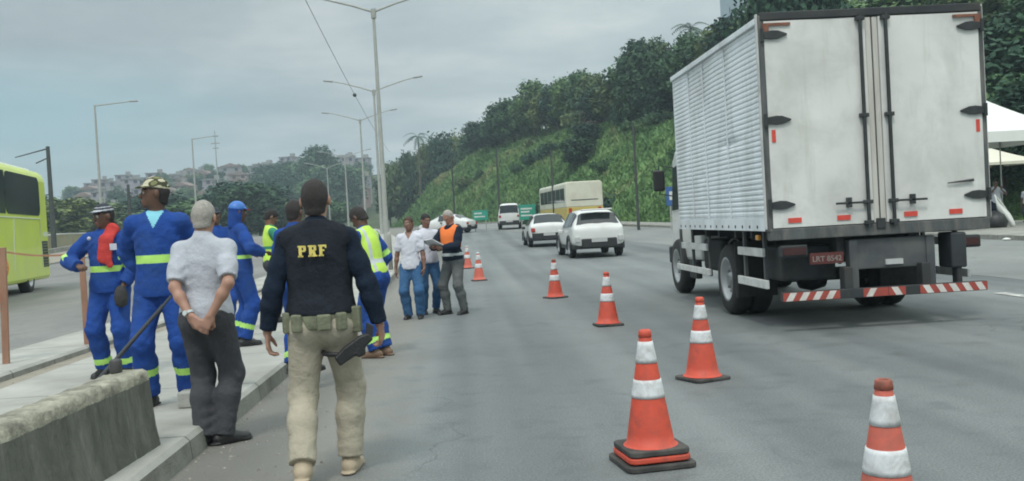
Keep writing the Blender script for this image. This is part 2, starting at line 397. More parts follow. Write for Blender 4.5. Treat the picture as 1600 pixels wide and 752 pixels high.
def leaves(rng, lobes, n, size, up=.35):
    """n leaf clumps spread through the lobes' volume, denser towards their outside"""
    L = np.array(lobes); vol = L[:, 3] ** 2; pk = rng.choice(len(L), n, p=vol / vol.sum())
    d = rng.normal(size=(n, 3)); d /= np.linalg.norm(d, axis=1)[:, None]
    r = (rng.random(n) ** .45)
    # uneven outline
    wob = 1 + .30 * np.sin(d[:, 0] * 7 + pk) * np.sin(d[:, 1] * 6 + 2 * pk) + .15 * np.sin(d[:, 2] * 11 + pk)
    P = L[pk, :3] + d * (L[pk, 3] * r * wob)[:, None] * np.array([1, 1, .82])
    nrm = d * .7 + rng.normal(size=(n, 3)) * .6; nrm[:, 2] += up; nrm /= np.linalg.norm(nrm, axis=1)[:, None]
    t = np.cross(nrm, rng.normal(size=(n, 3))); t /= np.linalg.norm(t, axis=1)[:, None]; b = np.cross(nrm, t)
    s = size * (.55 + .9 * rng.random(n))[:, None]; e = (.45 + .3 * rng.random(n))[:, None]
    V = np.stack([P - t * s, P - b * s * e, P + t * s * 1.1, P + b * s * e], 1).reshape(-1, 3)
    F = np.arange(4 * n).reshape(n, 4)
    return V, F
def tree_proto(seed, Hh, Rr, n, size, lm, open_=.0, trunkf=.32, name='leafy_tree'):
    rng = np.random.default_rng(seed); root = empty(name)
    tb = MB(); th = Hh * trunkf
    tb.tube([(0, 0, -1.5), (0, 0, 0), (.05 * Rr, 0, th * .6), (.02 * Rr, .05 * Rr, th * 1.25), (0, 0, Hh * .72)], [Hh * .028, Hh * .022, Hh * .017, Hh * .013, Hh * .004], 8)
    lobes = []
    k = 13
    for i in range(k):
        a = i * 2.4 + rng.random() * .8; hh = th * .85 + (Hh - th * .85) * (i + .7) / (k + .7)
        prof = math.sin(math.pi * min(1, .18 + .72 * (i + .5) / k)) ** .7
        rad = Rr * (.62 - .1 * rng.random()) * prof * (1 - open_ * rng.random())
        lr = Rr * (.40 + .16 * rng.random()) * (1 - .35 * open_) * (.7 + .3 * prof)
        c = (rad * math.cos(a), rad * math.sin(a), min(hh, Hh - lr * .8))
        lobes.append((*c, lr))
        tb.tube([(0, 0, min(th * .8 + i * .1 * th, Hh * .6)), (c[0] * .5, c[1] * .5, c[2] * .55 + th * .35), (c[0] * .9, c[1] * .9, c[2])], [Hh * .010, Hh * .006, Hh * .002], 5)
    tb.build('trunk', bark, root)
    V, F = leaves(rng, lobes, n, size)
    mesh_obj('crown', V, F, lm, root)
    return root
PROTO = [tree_proto(1, 10, 4, 5200, .26, leafA), tree_proto(2, 10, 4, 4200, .25, leafB, .3), tree_proto(3, 10, 4, 4600, .27, leafC, .15),
         tree_proto(4, 10, 4, 5200, .24, leafA, .5)]
# skyline and slope trees: x, y, height of the top, crown width, kind  (figures measured for the place)
TREES = [(-14.8, 188.0, 11.5, 3.2, 0), (-12.3, 187.4, 14.5, 4.1, 2), (-9.5, 186.7, 16.1, 3.0, 0), (-6.7, 185.9, 17.5, 2.7, 2), (-3.1, 185.0, 19.4, 4.5, 0), (-0.1, 184.2, 18.5, 3.1, 2), (2.3, 175.0, 18.1, 3.4, 1), (4.1, 165.2, 18.9, 4.2, 1), (5.6, 158.4, 17.3, 3.0, 0), (7.1, 152.0, 20.2, 4.1, 1), (8.7, 148.9, 20.7, 4.0, 1), (10.0, 146.2, 20.1, 2.8, 1), (11.6, 143.2, 22.3, 3.7, 1), (12.7, 140.3, 20.1, 2.7, 2), (14.1, 137.2, 20.8, 3.1, 2), (15.5, 133.6, 21.2, 3.4, 1), (16.9, 130.0, 21.5, 2.9, 1), (18.1, 126.0, 20.4, 2.6, 2), (19.1, 122.0, 18.4, 3.9, 0), (20.0, 118.0, 18.0, 4.0, 2), (21.1, 114.0, 20.7, 3.6, 1), (21.9, 110.0, 21.7, 3.8, 0), (22.6, 107.3, 20.6, 3.2, 2), (23.0, 105.1, 18.6, 3.1, 1), (23.8, 101.6, 18.9, 3.0, 1), (24.5, 98.5, 20.0, 2.7, 1), (24.9, 95.8, 18.6, 3.6, 0), (25.8, 93.0, 19.4, 3.1, 2), (26.9, 90.0, 19.8, 4.3, 1), (28.4, 85.0, 19.8, 4.0, 2), (30.2, 75.0, 18.0, 4.3, 1), (32.3, 68.5, 16.6, 4.7, 1), (33.5, 62.0, 14.8, 2.8, 1), (34.2, 59.8, 15.0, 3.9, 2), (35.2, 55.0, 14.1, 3.1, 1), (-14.3, 192.8, 11.0, 3.5, 2), (-12.2, 192.2, 14.2, 4.3, 1), (-9.6, 191.5, 15.6, 3.2, 2), (-6.2, 190.9, 15.8, 4.2, 2), (-3.6, 190.3, 18.2, 4.3, 2), (-1.7, 189.6, 16.9, 3.3, 1), (0.1, 189.0, 16.5, 4.0, 1), (2.1, 177.6, 17.4, 3.4, 2), (4.3, 167.6, 16.4, 4.5, 0), (9.8, 151.2, 19.3, 3.9, 2), (14.7, 141.0, 20.3, 3.5, 0), (19.5, 130.2, 20.0, 3.8, 0), (20.7, 122.6, 17.3, 4.1, 2), (22.1, 118.8, 20.0, 3.6, 2), (23.2, 115.0, 21.0, 4.1, 0), (23.4, 112.0, 20.2, 4.4, 1), (24.2, 109.0, 18.2, 3.7, 0), (25.2, 106.0, 19.2, 3.6, 2), (26.4, 100.9, 18.2, 4.0, 1), (27.7, 97.4, 19.7, 4.0, 2), (28.3, 94.2, 19.5, 4.2, 0), (29.8, 91.0, 19.9, 3.4, 2), (30.9, 87.8, 19.9, 3.6, 2), (31.3, 84.6, 18.8, 3.7, 2), (32.2, 81.4, 18.6, 3.8, 0), (32.9, 78.8, 18.3, 3.9, 2), (33.5, 76.8, 17.7, 4.1, 1), (34.2, 74.7, 17.1, 3.4, 1), (35.0, 72.6, 16.8, 3.7, 2), (35.2, 70.5, 16.3, 3.4, 2), (36.1, 68.4, 15.8, 4.0, 0), (36.3, 66.5, 15.3, 3.5, 1), (37.1, 64.9, 15.1, 4.1, 2), (37.7, 63.3, 15.2, 4.0, 2), (37.8, 61.7, 14.9, 4.3, 2), (38.3, 60.1, 14.4, 4.0, 1), (24.9, 48.0, 9.5, 3.4, 0), (26.9, 47.0, 10.5, 3.4, 0), (26.6, 45.0, 8.8, 3.4, 0), (28.4, 46.0, 9.9, 3.4, 1), (28.0, 44.0, 8.3, 3.4, 0), (24.9, 43.0, 7.1, 3.4, 1), (25.5, 42.0, 6.6, 3.4, 1), (26.0, 41.0, 5.9, 3.4, 0), (24.2, 45.0, 7.1, 3.4, 0), (13.6, 108.0, 10.6, 2.6, 0), (15.0, 111.0, 11.3, 2.2, 0), (19.4, 106.0, 16.1, 2.4, 0), (21.7, 104.0, 16.4, 2.6, 0), (21.1, 107.0, 20.7, 3.6, 0), (20.9, 105.0, 19.6, 3.2, 0), (21.3, 62.0, 17.8, 3.1, 0), (22.6, 60.0, 16.8, 3.0, 0)]

tree_words = [('dense dark green tree', 0), ('airy mid green tree', 1), ('bushy olive tree', 2), ('ragged dark tree', 3)]
_used = [False] * 4
def where_on_hill(x, y):
    px = x / y
    if px < -.02: return 'beyond the nose of the hill'
    if px < .045: return 'above the white van'
    if px < .12: return 'above the cream bus'
    if px < .20: return 'above the white suv'
    if px < .30: return 'left of the truck body'
    return 'behind the truck'
def place_tree(x, y, z, ztop, wid, kind, where=None, grp='trees along the hillside', word=None):
    src = PROTO[kind]
    o = src if not _used[kind] else copy_tree(src)
    _used[kind] = True
    h = max(3.0, ztop - z)
    o.location = (x, y, z - .2); o.scale = (wid / 4, wid / 4, h / 10); o.rotation_euler = (0, 0, (x * 7.3 + y * 3.1) % 6.28)
    size = 'tall' if h > 9 else ('low' if h < 6 else 'medium')
    tag(o, f"{size} {word or tree_words[kind][0]} {where or where_on_hill(x, y)}", 'tree', grp)
    return o
for i, (x, y, zt, w, kd) in enumerate(TREES):
    z = float(hill_h(np.array([x]), np.array([y]))[0])
    if y > 160 and x < 0: z = G(y)
    place_tree(x, y, z, zt, w, kd if (i % 7) else 3)
# low trees and scrub on the slope itself
rng = np.random.default_rng(11); random.seed(5)
def bush_proto(seed, lm, n=1500):
    r_ = np.random.default_rng(seed); root = empty('shrub')
    lobes = [(r_.normal() * .55, r_.normal() * .55, .55 + .25 * r_.random(), .55 + .3 * r_.random()) for _ in range(7)]
    t_ = MB()
    for l in lobes: t_.tube([(0, 0, -.3), (l[0] * .6, l[1] * .6, .35), (l[0], l[1], l[2] + .2)], [.05, .03, .01], 5)
    t_.build('stem', bark, root)
    V, F = leaves(r_, lobes, n, .12, .5); mesh_obj('foliage', V, F, lm, root); return root
BUSH = [bush_proto(21, leafB), bush_proto(22, leafC), bush_proto(23, leafA)]
bu = [False] * 3
def place_bush(x, y, s, k, lab, z=None, grp='shrubs on the grassy slope'):
    o = BUSH[k] if not bu[k] else copy_tree(BUSH[k]); bu[k] = True
    o.location = (x, y, (float(hill_h(np.array([x]), np.array([y]))[0]) if z is None else z)); o.scale = (s, s, s * random.uniform(.8, 1.15)); o.rotation_euler = (0, 0, x * 5 % 6.28)
    tag(o, lab, 'shrub', grp)
bw = ['mid green shrub on the grassy slope', 'olive scrubby bush on the grassy slope', 'dark leafy bush on the grassy slope']
cnt = 0
while cnt < 30:
    y = random.uniform(40, 160); s_ = random.uniform(2.5, 20)
    x = interp([(a, b) for a, b in TOE], y) + s_
    if x / y > .33: continue
    # more scrub high up, grass left open low down
    if random.random() > (.05 + (s_ / 20) ** 1.5): continue
    k = random.choice([0, 1, 2, 2]); place_bush(x, y, random.uniform(.5, 1.0) * (1.0 + s_ / 22), k, bw[k] + (' near the road' if s_ < 7 else ' below the trees')); cnt += 1
for (x, y, s) in ((9.3, 84, 2.4), (8.4, 86, 2.1), (10.2, 87, 2.5)):
    place_bush(x, y, s, 2, 'large rounded dark bush halfway up the slope above the bus')

# palm and the pale broken-crowned tree beyond the hill's nose
def palm(x, y, z, h, lab, n=13, r=2.6):
    root = empty('palm_tree', (x, y, z), 0, lab, 'palm'); t_ = MB()
    t_.tube([(0, 0, -.5), (.1, 0, h * .4), (.25, 0, h * .75), (.2, 0, h)], [.22, .17, .14, .12], 8); t_.build('trunk', bark, root)
    rg = random.Random(int(h * 10))
    for i in range(n):
        a = i * 2.399; el = rg.uniform(.1, 1.3); m_ = MB(); L = r * rg.uniform(.8, 1.1); pts = []
        for k in range(8):
            u = k / 7; pts.append(Vector((.2 + math.cos(a) * L * u * math.cos(el * (1 - u * .4)), math.sin(a) * L * u * math.cos(el * (1 - u * .4)), h + L * (math.sin(el) * u - .85 * u * u))))
        side = Vector((-math.sin(a), math.cos(a), 0))
        for k in range(7):
            wv = .5 * math.sin(math.pi * (k + .8) / 8.5)
            for sg in (-1, 1):
                for j in range(2):
                    q = pts[k].lerp(pts[k + 1], j / 2); q2 = pts[k].lerp(pts[k + 1], (j + .7) / 2)
                    m_.add([q, q2, q2 + side * sg * wv + Vector((0, 0, -wv * .5))], [(0, 1, 2)])
        m_.build('frond', leafA, root)
    return root
palm(-7.6, 178, G(168), 16.6, 'tall palm with feathery fronds standing above the dark trees left of the hill', r=3.2)
palm(25.5, 103, float(hill_h(np.array([25.5]), np.array([103.]))[0]), 8.0, 'palm with drooping fronds on the ridge by the orange roofed building', r=2.6)

# grass tufts over the slope and verge (nobody could count them)
def tufts():
    rg = np.random.default_rng(3); n = 80000
    y = rg.uniform(24, 170, n); s = rg.random(n) ** 1.3 * 22 - .5
    x = np.interp(y, [a for a, b in TOE], [b for a, b in TOE]) + s
    keep = (x / y < .62); x, y, s = x[keep], y[keep], s[keep]; n = len(x)
    z = hill_h(x, y); cl = vnoise(x, y, .8, 7)
    hgt = (.12 + .20 * rg.random(n) + .16 * np.clip(cl, 0, 1)) * (.6 + y / 130); a = rg.random(n) * 6.28
    wd = hgt * .38; lean = rg.normal(size=(n, 2)) * .35 * hgt[:, None]
    P = np.stack([x, y, z - .03], -1); T = np.stack([np.cos(a) * wd, np.sin(a) * wd, 0 * a], -1)
    top = P + np.stack([lean[:, 0], lean[:, 1], hgt], -1)
    V = np.stack([P - T, P + T, top + T * .35, top - T * .55], 1).reshape(-1, 3)
    o = mesh_obj('grass', V, np.arange(4 * n).reshape(n, 4), grassm); tag(o, 'tufts of green and yellowish grass covering the hillside', 'grass', kind='stuff')
tufts()

# ================================================================== FAR LEFT: TOWN HILLSIDE, TREES, WALL
wallc = [mat('town_wall_grey', (.27, .27, .28), .9, .15, .6, dirt=(.2, .18, .17), dscale=.3), mat('town_wall_brick', (.30, .21, .18), .9, .2, .8, dirt=(.2, .12, .09), dscale=.3),
         mat('town_wall_cream', (.42, .41, .38), .9, .12, .6, dirt=(.3, .27, .22), dscale=.3), mat('town_wall_lilac', (.30, .28, .32), .9, .12, .6, dirt=(.22, .2, .2), dscale=.3)]
roofm = mat('clay_roof', (.22, .16, .14), .9, .25, 1.5); roofg = mat('fibre_roof', (.25, .245, .24), .9, .25, 1.5)
winm = mat('house_window_dark', (.03, .03, .035), .3, .2, 3)
def house_proto(k, w, d, h, floors, wm, rm, pitched):
    r = empty('town_house'); m_ = MB(); m_.b2(-w / 2, w / 2, -d / 2, d / 2, -4, h); m_.build('wall', wm, r)
    m_ = MB()
    if pitched: m_.prism([(-w / 2 - .4, h), (w / 2 + .4, h), (0, h + 1.5)], -d / 2 - .4, d / 2 + .4)
    else: m_.b2(-w / 2 - .3, w / 2 + .3, -d / 2 - .3, d / 2 + .3, h, h + .35); m_.b2(w / 2 - 2.2, w / 2 - .6, -.6, 1, h + .35, h + 1.7)
    m_.build('roof', rm, r)
    for f in range(floors):
        for sx in (-1, 1):
            m_ = MB(); z = 1.2 + f * 2.9; x = sx * w * .25
            m_.b2(x - .6, x + .6, -d / 2 - .04, -d / 2 + .06, z, z + 1.2); m_.build('window', winm, r)
    m_ = MB(); m_.b2(-.5, .5, -d / 2 - .05, -d / 2 + .05, 0, 2.1); m_.build('door', roofg, r)
    return r
HP = [house_proto(0, 7, 6, 5.8, 2, wallc[0], roofg, False), house_proto(1, 6.5, 6, 5.6, 2, wallc[1], roofm, True), house_proto(2, 8, 6, 3.2, 1, wallc[2], roofm, True),
      house_proto(3, 6, 6, 8.4, 3, wallc[3], roofg, False), house_proto(4, 9, 7, 5.8, 2, wallc[0], roofm, True), house_proto(5, 6, 6, 5.4, 2, wallc[2], roofg, False)]
hw = ['grey flat roofed house', 'brick house', 'low cream house', 'narrow lilac house', 'wide grey house', 'cream flat roofed house']
random.seed(9); hu = [False] * 6; placed = []
def put_house(x, y, k, lab=None, z=None, rz=None, s=1.0):
    o = HP[k] if not hu[k] else copy_tree(HP[k]); hu[k] = True
    zz_ = float(ground_h(np.array([x]), np.array([y]))[0]) if z is None else z
    o.location = (x, y, zz_ + .3); o.rotation_euler = (0, 0, random.uniform(-.5, .5) if rz is None else rz); o.scale = (s, s, s)
    row = 'low on the far hill' if y < 330 else ('halfway up the far hill' if y < 385 else 'near the far crest')
    side = 'left end' if x / y < -.33 else ('by the camouflage cap' if x / y < -.27 else ('by the grey hair' if x / y < -.21 else 'right end'))
    tag(o, lab or f'{hw[k]} {row}, {side}', 'house', 'houses on the far hillside')
t_ = 0
while len(placed) < 118 and t_ < 4000:
    t_ += 1
    y = random.uniform(290, 455); u = random.uniform(-.385, -.10)
    if -.195 < u < -.125 and random.random() < .75: continue
    x = u * y
    if any(abs(x - a) < 7.5 and abs(y - b) < 8.5 for a, b in placed): continue
    placed.append((x, y)); put_house(x, y, random.choice([0, 0, 1, 2, 3, 3, 4, 5]))
# the orange buildings half hidden on the ridge of the near hill
for (x, y, z, lab) in ((26.6, 118, 15.3, 'orange brick house on the ridge between the tall tree and the palm'), (19.6, 127, 12.6, 'orange brick house half hidden left of the tall dark tree')):
    put_house(x, y, 1, lab, z, .3, .75)
# tall blue-white building at the top behind the truck
b_ = empty('apartment_building', (31.2, 100, 17.0), .1, 'pale blue apartment block behind trees above the truck', 'building')
blu = mat('pale_blue_render', (.42, .52, .58), .8, .1, 1, dirt=(.3, .36, .4)); m_ = MB(); m_.b2(-1.9, 1.9, -3, 3, -6, 11.5); m_.build('wall', blu, b_)
for zf in (1, 3.9, 6.0):
    for sx in (-.95, .95):
        m_ = MB(); m_.b2(sx - .5, sx + .5, -3.05, -2.94, zf, zf + 1.2); m_.build('window', winm, b_)
m_ = MB(); m_.b2(-2.1, 2.1, -3.2, 3.2, 11.5, 11.8); m_.build('roof', roofg, b_)

# trees of the far hill and the left verge
def far_tree(x, y, ht, w, k, lab, grp):
    z = float(ground_h(np.array([x]), np.array([y]))[0]); place_tree(x, y, z, z + ht, w, k, grp=grp, where=lab)
random.seed(21)
for i in range(34):
    y = random.uniform(255, 440); u = random.uniform(-.40, -.10)
    far_tree(u * y, y, random.uniform(6, 10), random.uniform(4, 7), random.choice([0, 1, 2, 3]), 'among the far houses', 'trees among the far houses')
for i in range(26):   # the blue-green wood on the crest, right of the houses
    y = random.uniform(270, 340); u = random.uniform(-.205, -.115)
    far_tree(u * y, y, random.uniform(9, 15), random.uniform(6, 9), random.choice([0, 3, 0, 1]), 'in the wood behind the officer', 'trees of the dark wood behind the officer')
far_tree(-44, 300, 20, 9, 3, 'rising above the wood behind the officer', 'trees of the dark wood behind the officer')
for i in range(30):   # green belt beyond the left carriageway
    y = random.uniform(125, 210); u = random.uniform(-.47, -.27)
    far_tree(u * y, y, random.uniform(4.5, 8), random.uniform(4, 6.5), random.choice([0, 1, 1, 2]), 'beyond the left carriageway', 'trees beyond the left carriageway')
for i in range(20):
    y = random.uniform(150, 215); u = random.uniform(-.27, -.13)
    far_tree(u * y, y, random.uniform(4, 6.5), random.uniform(4, 6), random.choice([0, 1, 2]), 'far behind the workers', 'trees beyond the left carriageway')
for (u, y, ht) in ((-.235, 140, 8.5), (-.222, 138, 8), (-.208, 142, 8.2)):
    far_tree(u * y, y, ht, 5.2, 0, 'behind the hooded worker', 'trees beyond the left carriageway')

# wall along the left carriageway
def wall_run(name, pts, z0, z1, th, mt, lab, cat, cap=None):
    root = empty(name, (pts[0][0], pts[0][1], 0), 0, lab, cat); ox, oy = pts[0]; m_ = MB(); c_ = MB()
    for (x0, y0), (x1, y1) in zip(pts[:-1], pts[1:]):
        dx, dy = x1 - x0, y1 - y0; L = math.hypot(dx, dy); n = (-dy / L * th / 2, dx / L * th / 2)
        def seg(mb, a, b, w):
            q = [(x0 + n[0] * w - ox, y0 + n[1] * w - oy), (x1 + n[0] * w - ox, y1 + n[1] * w - oy), (x1 - n[0] * w - ox, y1 - n[1] * w - oy), (x0 - n[0] * w - ox, y0 - n[1] * w - oy)]
            g0, g1 = G(y0), G(y1); V = [(q[0][0], q[0][1], a + g0), (q[1][0], q[1][1], a + g1), (q[2][0], q[2][1], a + g1), (q[3][0], q[3][1], a + g0),
                                        (q[0][0], q[0][1], b + g0), (q[1][0], q[1][1], b + g1), (q[2][0], q[2][1], b + g1), (q[3][0], q[3][1], b + g0)]
            mb.add(V, [(0, 3, 2, 1), (4, 5, 6, 7), (0, 1, 5, 4), (1, 2, 6, 5), (2, 3, 7, 6), (3, 0, 4, 7)])
        seg(m_, z0, z1, 1)
        if cap: seg(c_, z1, z1 + .12, 1.5)
    m_.build('wall_body', mt, root)
    if cap: c_.build('coping', cap, root)
    return root
mossy = mat('mossy_plaster', (.27, .27, .17), .9, .2, .7, dirt=(.33, .25, .15), dscale=.4, damt=.7)
whitecap = mat('white_coping', (.62, .63, .6), .8, .1, 2)
cs = [(x_ + (CL(y_) + 2.9) * 1.35 - 2.0, y_) for x_, y_ in ((-27, 48), (-27, 60), (-27, 75), (-27, 90), (-27, 105), (-27, 125), (-27, 145))]
wall_run('boundary_wall', cs, -.2, 1.35, .25, mossy, 'mossy yellowish wall with white coping beyond the green coach', 'wall', whitecap)
wall_run('kerb_barrier', [(x + 2.4, y) for x, y in cs], -.1, .45, .3, concrete_old, 'low grey concrete barrier in front of the mossy wall', 'barrier')

# ================================================================== VEHICLES
white_paint = mat('white_car_paint', (.66, .67, .66), .28, .04, 2, dirt=(.5, .49, .45), dscale=1.5, damt=.35, coat=.3)
silverm = mat('steel_rim', (.42, .43, .44), .4, .1, 6, metal=.7)
redlens = mat('red_lens', (.38, .02, .02), .2, .1, 5)
redrefl = mat('red_reflector', (.62, .07, .05), .4, .12, 20)
plate_m = mat('plate_grey', (.45, .46, .46), .5, .08, 20)
chassis = mat('chassis_grey', (.024, .029, .034), .7, .4, 3, dirt=(.065, .06, .052), dscale=2, damt=.6)
def wheel(parent, x, y, r, w, out=1, rimm=None):
    """tyre with a rim; out = side the rim faces"""
    m_ = MB(); pr = [(r * .62, -w / 2), (r * .9, -w / 2), (r * .98, -w * .36), (r, -w * .2), (r, w * .2), (r * .98, w * .36), (r * .9, w / 2), (r * .62, w / 2), (r * .6, 0), (r * .62, -w / 2)]
    m_.lathe(pr, (x, y, r), 28, axis='X'); o = m_.build('wheel', rubber, parent)
    q = MB(); s = out * w / 2
    q.lathe([(0, s * .35), (r * .16, s * .8), (r * .2, s * .35), (r * .48, s * .25), (r * .56, s * .9), (r * .63, s * 1.02), (r * .63, s * .3)], (x, y, r), 24, axis='X')
    for k in range(8):
        a = k * math.pi / 4; q.tube([(x + s * .3, y + math.cos(a) * r * .33, r + math.sin(a) * r * .33), (x + s * .62, y + math.cos(a) * r * .33, r + math.sin(a) * r * .33)], r * .045, 6)
    q.build('rim', rimm or silverm, o)
    return o
def loft_car(root, ST, W, body, rows_extra=None):
    """ST: (y, plan scale, z bottom, z belt, z roof, roof half-width)"""
    V = []; n = 13
    for (y, s, zb, zk, zr, rw) in ST:
        w = W / 2 * s; zm = zb + (zk - zb) * .55
        half = [(w * .90, zb), (w * .985, zb + (zk - zb) * .18), (w, zm), (w * .975, zk), (rw + .02, max(zk + .005, zr - .07)), (rw * .82, zr - .01)]
        line = [(-a, y, b) for a, b in half] + [(0, y, zr + .012)] + [(a, y, b) for a, b in reversed(half)]
        V += line
    Fs = [(i * n + k, i * n + k + 1, (i + 1) * n + k + 1, (i + 1) * n + k) for i in range(len(ST) - 1) for k in range(n - 1)]
    Fs += [(i * n, (i + 1) * n, (i + 1) * n + n - 1, i * n + n - 1) for i in range(len(ST) - 1)]
    Fs += [tuple(range(n)), tuple(reversed([(len(ST) - 1) * n + k for k in range(n)]))]
    m_ = MB(); m_.add(V, Fs, 0, True); o = m_.build('body', body, root)
    sub = o.modifiers.new('rounding', 'SUBSURF'); sub.levels = 2; sub.render_levels = 2
    return [[Vector(V[i * n + k]) for k in range(n)] for i in range(len(ST))]
def patch(quad, inset, off, name, m, root):
    """a pane set slightly proud of a body face, corners cut; quad = 4 corner vectors in order"""
    a, b, c, d = quad; nrm = (b - a).cross(d - a).normalized(); ctr = (a + b + c + d) / 4
    P = [];
    for i in range(4):
        p, q, r_ = quad[i], quad[(i + 1) % 4], quad[(i - 1) % 4]
        base = p.lerp(ctr, inset); P.append(base.lerp(r_.lerp(ctr, inset), .10)); P.append(base.lerp(q.lerp(ctr, inset), .10))
    if nrm.dot(ctr - Vector((0, ctr.y * .9, .6))) < 0: nrm = -nrm
    V = [p + nrm * off for p in P] + [p - nrm * .01 for p in P]; k = len(P)
    m_ = MB(); m_.add(V, [tuple(range(k)), tuple(reversed(range(k, 2 * k)))] + [(i, k + i, k + (i + 1) % k, (i + 1) % k) for i in range(k)])
    return m_.build(name, m, root)
def strip_patch(ra, rb, ins, lo_, hi_, off, name, m, root):
    """a pane following the body between two stations, from side to side"""
    def along(row): 
        r_ = [Vector(p) for p in row]; r_[0] = r_[0].lerp(r_[1], ins); r_[-1] = r_[-1].lerp(r_[-2], ins); return r_
    A, B = along(ra), along(rb); n = len(A); P = []
    nrm = (B[n // 2] - A[n // 2]).cross(A[-1] - A[0]).normalized()
    if nrm.z < 0: nrm = -nrm
    for f in (lo_, hi_):
        P += [a.lerp(b, f) + nrm * off for a, b in zip(A, B)]
    m_ = MB(); Q = P + [p - nrm * .02 for p in P]; N_ = 2 * n
    m_.add(Q, [(k, k + 1, n + k + 1, n + k) for k in range(n - 1)] + [(N_ + k, N_ + n + k, N_ + n + k + 1, N_ + k + 1) for k in range(n - 1)] + [(k, N_ + k, N_ + k + 1, k + 1) for k in range(n - 1)] + [(n + k, n + k + 1, N_ + n + k + 1, N_ + n + k) for k in range(n - 1)] + [(0, n, N_ + n, N_), (n - 1, N_ + n - 1, N_ + 2 * n - 1, 2 * n - 1)])
    return m_.build(name, m, root)
def car(name, loc, rz, ST, W, label, cat, rearwin, wind, sides, wr=.33, wy=(-1.3, 1.3), lamps='high', body=None, group=None):
    root = empty(name, loc, rz, label, cat, group); body = body or white_paint
    L = loft_car(root, ST, W, body)
    i = rearwin; strip_patch(L[i][4:9], L[i + 1][4:9], .25, .06, .90, .010, 'rear_window', glass, root)
    i = wind; strip_patch(L[i][4:9], L[i + 1][4:9], .25, .06, .92, .010, 'windscreen', glass, root)
    for (i, j) in sides:
        for (a, b) in ((3, 4), (9, 8)):
            patch([L[i][a], L[j][a], L[j][b], L[i][b]], .09, .014, 'side_window', glass, root)
    yb = ST[0][0]; zb = ST[0][2]; zk = ST[0][3]; w = W / 2
    bw_ = .66 if lamps == 'low' else .86
    m_ = MB(); m_.b2(-w * bw_, w * bw_, yb - .05, yb + .25, zb - .06, zb + .24); m_.b2(-w * .97, w * .97, yb + .1, -yb - .15, zb - .1, zb + .03); m_.build('lower_bumper', blackp, root, .03)
    m_ = MB(); m_.b2(-.26, .26, yb - .068, yb - .045, zb + .12, zb + .25); m_.build('number_plate', plate_m, root)
    for sx in (-1, 1):
        m_ = MB(); zc = (zk - .08) if lamps == 'high' else zb + .22
        m_.b2(sx * w * .80 - .09, sx * w * .80 + .09, yb - .035, yb + .12, zc - .09, zc + .09); m_.build('tail_light', redlens if lamps == 'high' else plate_m, root, .02)
        m_ = MB(); yy = ST[wind][0] - .35; m_.box((sx * (w + .08), yy, zk + .03), (.16, .09, .13)); m_.build('wing_mirror', body if lamps == 'low' else blackp, root, .03)
        for y in wy:
            wheel(root, sx * (w - .10), y, wr, .21, sx)
            m_ = MB(); pts = [(sx * (w + .004), y + math.cos(a) * (wr + .05), wr + math.sin(a) * (wr + .05)) for a in np.linspace(-.2, math.pi + .2, 12)]
            m_.tube(pts, .035, 6); m_.build('wheel_arch', blackp, root)
        m_ = MB(); m_.b2(sx * w * .7 - .15, sx * w * .7 + .15, -yb - .08, -yb + .02, zk - .35, zk - .2); m_.build('headlight', plate_m, root, .02)
    m_ = MB(); m_.tube([(.0, yb + .02, zk + .02), (.22, yb + .1, zk + .12)], .012, 6); m_.build('wiper', blackp, root)
    return root
SUVST = [(-2.12, .84, .40, .86, .90, .66), (-2.08, .93, .38, 1.00, 1.03, .74), (-1.98, .98, .36, 1.04, 1.08, .74), (-1.68, 1.0, .34, 1.05, 1.52, .60), (-1.25, 1, .33, 1.04, 1.60, .60), (-.2, 1, .33, 1.01, 1.62, .60), (.35, 1, .33, 1.0, 1.56, .58),
         (1.15, .99, .33, .99, 1.03, .66), (1.85, .96, .34, .88, .92, .60), (2.08, .88, .38, .74, .78, .5), (2.14, .78, .42, .62, .66, .45)]
SEDST = [(-2.2, .86, .36, .80, .84, .62), (-2.15, .93, .34, .95, .98, .7), (-1.72, .98, .32, .98, 1.02, .66), (-1.0, 1, .3, .96, 1.44, .56), (-.2, 1, .3, .95, 1.50, .57), (.3, 1, .3, .94, 1.46, .56),
         (1.15, .99, .3, .93, .97, .62), (1.9, .95, .3, .8, .84, .56), (2.15, .86, .36, .66, .7, .45)]
HATST = [(-2.05, .86, .38, .84, .88, .64), (-2.0, .93, .36, .96, 1.0, .7), (-1.93, .98, .34, .98, 1.04, .7), (-1.5, 1, .32, .98, 1.47, .58)] + SEDST[4:]
VANST = [(-2.4, .90, .42, 1.08, 1.12, .74), (-2.38, .95, .40, 1.12, 1.2, .74), (-2.28, .99, .40, 1.14, 1.92, .70), (-1.6, 1, .38, 1.12, 2.02, .70), (.0, 1, .38, 1.1, 2.04, .70), (1.0, 1, .38, 1.08, 1.98, .66),
         (1.75, .98, .38, 1.05, 1.12, .66), (2.3, .92, .40, .86, .9, .6), (2.4, .84, .44, .7, .74, .5)]
s_ = car('white_suv', (4.35, 33.4, G(32)), R(2), SUVST, 1.78, 'white compact suv with wide dark rear window, nearest of the cars driving away', 'car', 2, 6, ((3, 4), (4, 5), (5, 6)), .35, (-1.28, 1.3), 'low')
m_ = MB(); m_.b2(-.5, .5, -2.0, -1.62, 1.56, 1.61); m_.build('spoiler', white_paint, s_, .015)
s_ = car('white_car', (3.75, 44.4, G(43)), R(1), HATST, 1.78, 'white car with pale reflecting rear window, left of the nearest suv', 'car', 2, 5, ((3, 4), (4, 5)), .33, (-1.25, 1.3), 'high')
